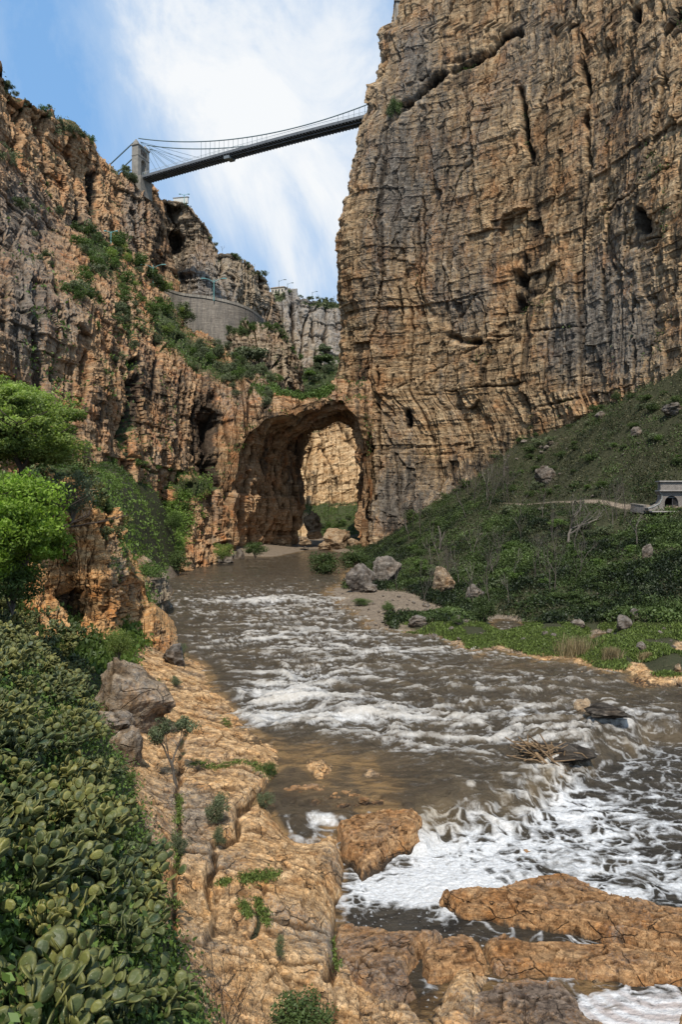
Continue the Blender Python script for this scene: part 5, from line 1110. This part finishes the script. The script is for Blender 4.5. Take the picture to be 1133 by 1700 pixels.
for i in range(len(rings) - 1):
    for j in range(na_): pf.append([i * na_ + j, i * na_ + (j + 1) % na_, (i + 1) * na_ + (j + 1) % na_, (i + 1) * na_ + j])
for base_ in (0, 4 * na_):
    for j in range(0, na_ // 2 - 1): pf.append([base_ + j, base_ + j + 1, base_ + na_ - 2 - j, base_ + na_ - 1 - j] if base_ else [base_ + na_ - 1 - j, base_ + na_ - 2 - j, base_ + j + 1, base_ + j])
pf = np.array(pf); prim = np.array(prim)
def cactus(seed, n_base=5, depth=4, size=.34):
    q = np.random.default_rng(seed); VV = []; TT = []
    def rot(ax, a):
        ax = ax / np.linalg.norm(ax); K_ = np.array([[0, -ax[2], ax[1]], [ax[2], 0, -ax[0]], [-ax[1], ax[0], 0]]); return np.eye(3) + math.sin(a) * K_ + (1 - math.cos(a)) * K_ @ K_
    def pad(p, M_, s, d):
        VV.append(p + (pv * s) @ M_.T); TT.append(np.clip(q.random() ** 1.5 * .9 + .04 * d, 0, 1))
        if d >= depth: return
        for k in range(q.choice([1, 1, 2, 2, 3]) if d else q.choice([1, 2, 3])):
            a = q.normal() * .62; zz = .5 + .5 * math.cos(a); xx = .5 * math.sin(a) * (.6 + .28 * zz)
            tip = p + M_ @ np.array([xx * .96, 0, zz * .98]) * s
            # keep the branch rising, twist about its own axis
            N_ = M_ @ rot(np.array([0, 1., 0]), a * .85) @ rot(np.array([1., 0, 0]), q.normal() * .35) @ rot(np.array([0, 0, 1.]), q.normal() * .8)
            up_ = N_[:, 2]
            if up_[2] < .15: continue
            pad(tip, N_, s * q.uniform(.8, 1.02), d + 1)
    for b_ in range(n_base):
        a0 = q.uniform(0, 6.28); M_ = rot(np.array([0, 0, 1.]), a0) @ rot(np.array([1., 0, 0]), q.normal() * .4) @ rot(np.array([0, 1., 0]), q.normal() * .35)
        pad(np.array([q.normal() * .11, q.normal() * .11, -.08]), M_, size * q.uniform(.85, 1.15), 0)
    n = len(VV); V = np.concatenate(VV); Fc = (pf[None] + (np.arange(n) * len(pv))[:, None, None]).reshape(-1, 4)
    return mesh('prickly_pear', V, Fc, M_cactus, True, {'tint': np.repeat(TT, len(pv)), 'rim': np.tile(prim, n)})
protos = [cactus(970 + i, 6, 4, .29) for i in range(7)]
for o in protos: col.objects.unlink(o)
q = random.Random(12); pts = []
tries = 0
while len(pts) < 292 and tries < 30000:
    tries += 1; u = q.uniform(-140, 330); Yq = math.exp(q.uniform(math.log(6.5), math.log(44))); x = (u - CU) / F * Yq
    z = float(tz(np.array([x]), np.array([Yq]))[0]); gate = float(np.interp(CV + F * (H - z) / Yq, [1000, 1080, 1180, 1300, 1450, 1700, 2200], [60, 130, 130, 170, 215, 255, 262]))
    if z < 1.6 or u > gate: continue
    if Yq < 8.0 and u > 150: pass
    md = .78 if Yq < 16 else 1.05
    if any((x - a) ** 2 + (Yq - b) ** 2 < md * md for a, b, _ in pts): continue
    pts.append((x, Yq, z))
for i, (x, y, z) in enumerate(pts):
    o = protos[i % 7].copy(); col.objects.link(o); o.name = 'prickly_pear'; o.location = (x, y, z); s_ = q.uniform(.8, 1.12); o.scale = (s_, s_, s_ * .9); o.rotation_euler = (0, 0, q.uniform(0, 6.28))
    tag(o, 'prickly pear with grey green oval pads in the thicket on the left bank', 'cactus', 'prickly pears of the left bank thicket')
for i, (wh, pl, n) in enumerate((('rock_buttress', [(100, 785), (150, 800), (200, 890)], 16),)):
    for k in range(n):
        f_ = q.random() * (len(pl) - 1); i_ = int(f_); f_ -= i_
        p = on(wh, pl[i_][0] * (1 - f_) + pl[i_ + 1][0] * f_ + q.gauss(0, 12), pl[i_][1] * (1 - f_) + pl[i_ + 1][1] * f_ + q.gauss(0, 14)); o = protos[(k * 3) % 7].copy(); col.objects.link(o); o.name = 'prickly_pear'; o.location = p; s_ = q.uniform(.7, 1.05); o.scale = (s_,) * 3; o.rotation_euler = (0, 0, q.uniform(0, 6))
        tag(o, 'prickly pear growing on the ochre buttress', 'cactus', 'prickly pears on the buttress')

# ================================================================== suspension bridge
M_deck = plain('weathered_bridge_steel', (.14, .15, .16), .7, .3, .25, .6)
M_cable = plain('cable_steel', (.10, .15, .16), .6, .4, .15, 1)
M_rail = plain('painted_railing', (.42, .46, .48), .6, .4, .15, 1)
t = NT('tower_stone'); br = t.n('ShaderNodeTexBrick'); t.l(t.co((1, 1, 1)), br.inputs[0]); br.inputs['Scale'].default_value = .8; br.inputs['Color1'].default_value = (.40, .36, .30, 1); br.inputs['Color2'].default_value = (.30, .27, .23, 1); br.inputs['Mortar'].default_value = (.2, .18, .16, 1)
nn = t.noise(t.co(), .6, 6, .7); t.fin(t.mix(1.0, br.outputs[0], t.mix(t.rng(nn, .3, .7), (.6, .6, .6), (1.1, 1.1, 1.1)), 'MULTIPLY'), .9, .15); M_tower = t.m
M_hole = plain('shadowed_opening', (.015, .013, .012), .9, .05, .2)
A = P(243, 296, 325); B = P(596, 205, 284); dv = (B - A); Lv = np.hypot(dv[0], dv[1]); ax = dv / np.linalg.norm(dv); axh = np.array([ax[0], ax[1], 0]); axh /= np.linalg.norm(axh); pr = np.array([-axh[1], axh[0], 0]); up = np.array([0, 0, 1.])
br_ = empty('suspension_bridge', A); tag(br_, 'dark steel suspension footbridge spanning the gorge high above, hung from a stone tower', 'bridge')
Ltot = 168.; hw = 2.9; sl = dv[2] / Lv
def bp(s_, w_, z_): return axh * s_ + pr * w_ + up * (z_ + sl * s_ + 1.2 * math.sin(math.pi * min(max(s_ / Ltot, 0), 1)))
b = MB(); n = 56
for i in range(n):
    s0 = -1 + (Ltot + 1) * i / n; s1 = -1 + (Ltot + 1) * (i + 1) / n; m_ = (bp(s0, 0, 0) + bp(s1, 0, 0)) / 2
    b.bar(bp(s0, 0, .0), bp(s1, 0, .0), 5.6, .25)
    for sd_ in (-1, 1): b.bar(bp(s0, sd_ * hw, -.35), bp(s1, sd_ * hw, -.35), .22, 1.15)
b.build('deck', M_deck, br_)
b = MB()
for i in range(n * 2):
    s0 = -1 + (Ltot + 1) * i / n / 2; s1 = s0 + 1.5
    b.bar(bp(s0, -hw, -.9), bp(s1, hw, -.9), .34, .8)
    if i % 2 == 0: b.bar(bp(s0, hw, -.8), bp(s0 + 3, -hw, -.8), .12, .12)
for w_ in (-1.2, 1.2): b.bar(bp(0, w_, -.45), bp(Ltot, w_, -.45), .2, .3)
b.build('floor_beams', M_deck, br_)
for sd_ in (-1, 1):
    b = MB()
    for i in range(n):
        s0 = Ltot * i / n; s1 = Ltot * (i + 1) / n
        b.bar(bp(s0, sd_ * hw, 1.4), bp(s1, sd_ * hw, 1.4), .10, .12); b.bar(bp(s0, sd_ * hw, .8), bp(s1, sd_ * hw, .8), .05, .05)
        for k in range(3): b.bar(bp(s0 + k, sd_ * hw, .2), bp(s0 + k, sd_ * hw, 1.4), .07)
    b.build('railing', M_rail, br_)
def zc(s_): return 1.9 + 15.2 * (1 - s_ / 84.) ** 2
for sd_ in (-1, 1):
    b = MB(); b.tube([bp(s_, sd_ * (hw + .4), zc(s_)) for s_ in np.linspace(-2, 170, 60)], .24, 5); b.tube([bp(-4, sd_ * (hw + .4), 17.), bp(-40, sd_ * (hw + .4), -2)], .3, 5); b.build('main_cable', M_cable, br_)
    ss_ = np.arange(33, 138, 2.4)
    ss_ = [s_ for s_ in ss_ if zc(s_) > 2.4]
    pro = None
    for s_ in ss_:
        b = MB(); b.tube([bp(s_, sd_ * (hw + .4), .1), bp(s_, sd_ * (hw + .4), zc(s_))], .075, 4); b.build('suspender', M_cable, br_)
    for k in range(5):
        b = MB(); b.tube([bp(-1, sd_ * (hw + .4), 16.), bp(8 + k * 6, sd_ * hw, .5)], .085, 4); b.build('stay_cable', M_cable, br_)
b = MB(); b.box(bp(46, 0, -1.75), (2.6, 5.2, .5), [axh, pr, up]); b.box(bp(46, -2.2, -2.3), (2.8, 1.3, 1.3), [axh, pr, up]); b.build('maintenance_cradle', plain('cradle_metal', (.16, .18, .19), .6, .4), br_)
def extr(b, out, org, ex, ey, ez, dep):
    import mathutils
    from mathutils.geometry import tessellate_polygon
    a_, c_ = np.array([org + ex * x + ey * y for x, y in out]), None
    c_ = a_ + ez * dep; n_ = len(out)
    tri = tessellate_polygon([[Vector((x, y, 0)) for x, y in out]])
    f = [[i, (i + 1) % n_, n_ + (i + 1) % n_, n_ + i] for i in range(n_)]
    V = list(a_) + list(c_)
    for t_ in tri:
        i0, i1, i2 = t_; mid = (V[i1] + V[i2]) / 2; V.append(mid); k = len(V) - 1; f.append([i0, i1, k, i2]); mid2 = (V[n_ + i1] + V[n_ + i2]) / 2; V.append(mid2); f.append([n_ + i0, n_ + i2, k + 1, n_ + i1])
    b.add(np.array(V), f)
arch_in = [(1.9 * math.cos(a), 7.0 + 1.9 * math.sin(a)) for a in np.linspace(0, math.pi, 13)]
out = [(-4.4, -6), (-1.9, -6)] + [(x, y) for x, y in arch_in[::-1]] + [(1.9, -6), (4.4, -6), (4.1, 14.6), (-4.1, 14.6)]
b = MB(); extr(b, out, bp(-5.2, 0, 0), pr, up, axh, 3.6); b.build('tower', M_tower, br_)
b = MB(); b.box(bp(-3.4, 0, 14.9), (4.2, 9.0, .6), [axh, pr, up]); b.box(bp(-3.4, 0, 9.9), (3.9, 8.6, .35), [axh, pr, up]); b.build('cornice', M_tower, br_)
for w_ in (-1.5, 0, 1.5):
    b = MB(); o2 = [(-.42, 0), (.42, 0), (.42, 2.2)] + [(.42 * math.cos(a), 2.2 + .42 * math.sin(a)) for a in np.linspace(.3, math.pi - .3, 5)] + [(-.42, 2.2)]
    extr(b, o2, bp(-1.58, w_, 10.8), pr, up, axh, .06); b.build('window', M_hole, br_)
for w_ in (-3.3, 3.3):
    b = MB(); c_ = bp(-3.4, w_, 15.2); b.add([c_ + axh * x + pr * y for x, y in ((-1.3, -1), (1.3, -1), (1.3, 1), (-1.3, 1))] + [c_ + axh * x * .8 + pr * y * .7 + up * 1.2 for x, y in ((-1.3, -1), (1.3, -1), (1.3, 1), (-1.3, 1))] + [c_ + axh * x * .1 + pr * y * .1 + up * 2.6 for x, y in ((-1.3, -1), (1.3, -1), (1.3, 1), (-1.3, 1))],
          [[0, 1, 5, 4], [1, 2, 6, 5], [2, 3, 7, 6], [3, 0, 4, 7], [4, 5, 9, 8], [5, 6, 10, 9], [6, 7, 11, 10], [7, 4, 8, 11], [8, 9, 10, 11]]); b.build('pinnacle', M_tower, br_)
b = MB(); b.box(bp(-9, 0, -4.5), (18, 8.5, 9), [axh, pr, up]); b.build('abutment', M_tower, br_)

# ================================================================== house on the far rim
M_plaster = plain('cream_plaster', (.52, .46, .36), .9, .2, .12, .5); M_roof = plain('brown_roof', (.32, .25, .19), .9, .2, .2, 1.); M_win = plain('dark_glass', (.03, .03, .035), .3, .5, .2)
hp_ = on('cliff_far', 463, 487) + np.array([0, 3, -.5]); hs = empty('rim_house', hp_, R(-18)); tag(hs, 'small cream house with a flat brown roof standing on the far cliff rim', 'house')
b = MB(); b.box((0, 0, 2), (9.5, 6, 4)); b.build('wall', M_plaster, hs); b = MB(); b.box((0, 0, 4.2), (10.4, 6.8, .4)); b.add([(-5.2, -3.4, 4.4), (5.2, -3.4, 4.4), (5.2, 3.4, 4.4), (-5.2, 3.4, 4.4), (-3, -1, 5.4), (3, -1, 5.4), (3, 1, 5.4), (-3, 1, 5.4)], [[0, 1, 5, 4], [1, 2, 6, 5], [2, 3, 7, 6], [3, 0, 4, 7], [4, 5, 6, 7]]); b.build('roof', M_roof, hs)
for x in (-3.4, -1.2, 1.0, 3.3):
    b = MB(); b.box((x, -3.02, 2.1), (.95, .08, 1.7)); b.build('window', M_win, hs)
for y in (-1.5, 1.3):
    b = MB(); b.box((4.77, y, 2.1), (.08, .9, 1.7)); b.build('window', M_win, hs)
# retaining wall, curved
t = NT('retaining_wall_stone'); nn = t.noise(t.co((.1, .1, 1)), 1.8, 5, .7); n2_ = t.noise(t.co((1, 1, .15)), .5, 5, .7); n3_ = t.noise(t.co(), 1.6, 5, .7)
c = t.mix(t.rng(nn, .35, .65), (.20, .17, .14), (.31, .27, .225)); c = t.mix(t.rng(n2_, .45, .7), c, (.12, .11, .10)); c = t.mix(1.0, c, t.mix(t.rng(n3_, .3, .7), (.7, .7, .7), (1.2, 1.2, 1.2)), 'MULTIPLY'); t.fin(c, .9, .15, t.bump(nn, .2)); 
tp = respl([(262, 474), (281, 482), (305, 489), (345, 494), (383, 502), (412, 512), (430, 524), (440, 534)], 60); bt = 575; V = []
for i, (u, v) in enumerate(tp):
    k = i / 59.; Y = 292 - 26 * math.sin(math.pi * min(1, k * 1.05)) ** .8 + 6 * k
    V.append(P(u, v, Y)); 
V = np.array(V); top = V; bot = V.copy(); bot[:, 2] -= 26; bot[:, 1] -= 1.5; bk = V.copy(); bk[:, 1] += 1.2
cop = V.copy(); cop[:, 1] -= .4
wl = empty('retaining_wall', V[30]); tag(wl, 'curved grey masonry retaining wall below the cave pillar', 'wall')
mesh('wall_face', np.concatenate([bot, top]) - V[30], gridfaces(2, 60), t.m, False, None, wl)
mesh('coping', np.concatenate([top + (0, -.35, -.5), top + (0, -.35, .5), top + (0, 1., .5), top + (0, 1.0, -.5)]) - V[30], gridfaces(4, 60), M_tower, False, None, wl)
# blockhouse on the right rim
bo = P(672, 42, 219); bh = empty('rim_blockhouse', bo); tag(bh, 'squared masonry base on the very top left corner of the right cliff', 'masonry block')
b = MB(); cA = P(651, 48, 219) - bo; b.add([cA + (0, 0, -6), cA + (18, 3, -6), cA + (18, 12, -6), cA + (1, 12, -6), cA + (1.2, .3, 9), cA + (18, 3, 10), cA + (18, 12, 10), cA + (2, 12, 9)], [[0, 1, 5, 4], [1, 2, 6, 5], [2, 3, 7, 6], [3, 0, 4, 7], [4, 5, 6, 7]]); b.build('wall', M_tower, bh)
b = MB(); c2 = cA + (1., .1, 9.05); b.add([c2 + (-.3, -.3, 0), c2 + (17, 2.6, 1), c2 + (17, 12, 1), c2 + (.6, 12, 0), c2 + (-.3, -.3, .6), c2 + (17, 2.6, 1.6), c2 + (17, 12, 1.6), c2 + (.6, 12, .6)], [[0, 1, 5, 4], [1, 2, 6, 5], [2, 3, 7, 6], [3, 0, 4, 7], [4, 5, 6, 7]]); b.build('coping', M_tower, bh)
# white parapet at the cave rim
p0 = on('cliff_cave_pillar', 298, 334); o = empty('white_parapet', p0, R(-10)); tag(o, 'short white parapet on the rim above the cave', 'parapet')
b = MB(); b.box((0, 2, 1.2), (8, 1, 3.0)); b.build('wall', plain('white_paint', (.62, .62, .58), .8, .3, .1), o); b = MB(); b.box((0, 2, 2.85), (8.6, 1.4, .3)); b.build('coping', M_tower, o)
# lamps
M_teal = plain('teal_paint', (.16, .36, .35), .5, .4, .1)
def lamp(where, u, v, hp, label, arms=2, mat=None, Y=None):
    p = on(where, u, v) if Y is None else P(u, v, Y); h_ = hp / F * p[1]; m_ = mat or M_teal; t = empty('street_lamp', p); tag(t, label, 'street lamp')
    b = MB(); b.tube([(0, 0, -.5), (0, 0, h_ * .75), (0, 0, h_)], [.2, .16, .13], 6); b.build('pole', m_, t)
    for sd_ in ([-1, 1] if arms == 2 else [1]):
        b = MB(); b.tube([(0, 0, h_ * .85), (sd_ * h_ * .25, 0, h_ * .98), (sd_ * h_ * .42, 0, h_ * 1.02)], [.13, .1, .1], 5); b.build('arm', m_, t)
        b = MB(); b.box((sd_ * h_ * .52, 0, h_ * 1.02), (h_ * .22, .6, .3)); b.build('lamp_head', m_, t)
lamp('cliff_cave_pillar', 306, 332, 14, 'teal double armed lamp on the rim beside the white parapet')
lamp('', 355, 497, 34, 'teal double armed lamp standing on the curved retaining wall', Y=268)
lamp('', 254, 474, 34, 'teal double armed lamp before the grey cliff, left of the retaining wall', Y=285)
lamp('', 184, 402, 18, 'teal lamp at the top of the shrubby bench, highest on the left cliff', Y=232)
lamp('cliff_far', 478, 486, 16, 'thin grey single lamp just right of the rim house', 1, M_cable)
lamp('cliff_far', 519, 496, 14, 'thin grey single lamp farther right on the far rim', 1, M_cable)
lamp('cliff_far', 461, 484, 20, 'thin grey mast left of the rim house roof', 1, M_cable)

# ================================================================== tunnel portal on the right
t = NT('portal_stone'); br = t.n('ShaderNodeTexBrick'); sx = t.n('ShaderNodeSeparateXYZ'); t.l(t.co(), sx.inputs[0]); cb = t.n('ShaderNodeCombineXYZ'); t.l(sx.outputs[0], cb.inputs[0]); t.l(sx.outputs[2], cb.inputs[1]); t.l(cb.outputs[0], br.inputs[0])
br.inputs['Scale'].default_value = 1.6; br.inputs['Color1'].default_value = (.33, .30, .27, 1); br.inputs['Color2'].default_value = (.25, .225, .205, 1); br.inputs['Mortar'].default_value = (.11, .1, .09, 1); nn = t.noise(t.co(), 2.5, 6, .7)
t.fin(t.mix(1.0, br.outputs[0], t.mix(t.rng(nn, .3, .7), (.6, .6, .6), (1.15, 1.12, 1.1)), 'MULTIPLY'), .9, .15); M_portal = t.m
Yp = 95.; po = P(1116, 848, Yp); pt = empty('tunnel_portal', po); tag(pt, 'grey stone tunnel portal with an arched gated opening at the right edge', 'tunnel portal'); k = Yp / F
def pp(u, v): return ((u - 1116) * k, (848 - v) * k)
ri = [(11.5 * k * math.cos(a), (848 - 835) * k + 12 * k * math.sin(a)) for a in np.linspace(0, math.pi, 15)]
out = [pp(1078, 848), (-11.5 * k, 0)] + ri[::-1] + [(11.5 * k, 0), pp(1215, 848), pp(1215, 815), pp(1094, 815)] + [pp(1099, 822), pp(1099, 828), pp(1095, 836), pp(1086, 841), pp(1077, 843)]
b = MB(); extr(b, out, np.zeros(3), np.array([1., 0, 0]), up, np.array([0, 1., 0]), 1.2); b.build('wall', M_portal, pt)
b = MB(); b.box(((1157 - 1116) * k, .45, (848 - 807) * k), (118 * k, .9, 14 * k)); b.build('parapet', M_portal, pt)
b = MB(); b.box(((1156 - 1116) * k, .40, (848 - 799) * k), (122 * k, 1.3, 2 * k)); b.box(((1156 - 1116) * k, .30, (848 - 814.5) * k), (124 * k, 1.5, 2 * k)); b.build('coping', plain('pale_coping', (.34, .31, .28), .9), pt)
b = MB(); b.tube([(*pp(1097, 815), 0)][:0] or [(pp(u, v)[0], -.03, pp(u, v)[1]) for u, v in ((1096, 817), (1100, 822), (1100, 828), (1096, 836), (1087, 841), (1077, 844))], .06, 5); b.build('curved_coping', plain('pale_lime', (.30, .32, .30), .9), pt)
b = MB(); extr(b, [(11.5 * k, 0)] + ri + [(-11.5 * k, 0)], np.array([0, 1.25, 0]), np.array([1., 0, 0]), up, np.array([0, 1., 0]), .05); b.build('tunnel_mouth', M_hole, pt)
g = MB()
for x in np.arange(3.5, 11.5, 1.6): g.bar((x * k, .3, 0), (x * k, .3, (13 + math.sqrt(max(0, 132 - x * x)) * .95) * k), .04)
g.bar((3.2 * k, .3, 0), (3.2 * k, .3, 23 * k), .1); g.bar((3.2 * k, .3, 10 * k), (11.4 * k, .3, 10 * k), .06); g.build('gate', plain('grey_iron', (.07, .065, .065), .6, .4), pt)
b = MB(); b.bar((-10 * k, .3, 22.5 * k), (8 * k, .3, 22.5 * k), .12, .16); b.build('lintel_beam', plain('grey_iron_beam', (.16, .17, .18), .6, .4), pt)
b = MB(); b.box((56 * k, -.5, -.1), (186 * k, .9, .16)); b.build('threshold', plain('pale_path_edge', (.36, .33, .29), .9), pt)
pw_ = hit(1056, 848); b = MB(); q = random.Random(3)
p0 = P(1050, 846, 99); p1 = P(1072, 849, 96.5); pwl = empty('path_parapet', p0); d_ = p1 - p0; b.bar((0, 0, .25), d_ + (0, 0, .25), .45, 1.1); b.build('wall', M_portal, pwl); b = MB(); b.bar((0, 0, .85), d_ + (0, 0, .85), .55, .12); b.build('coping', M_tower, pwl); tag(pwl, 'low broken stone wall at the end of the path left of the portal', 'low wall')
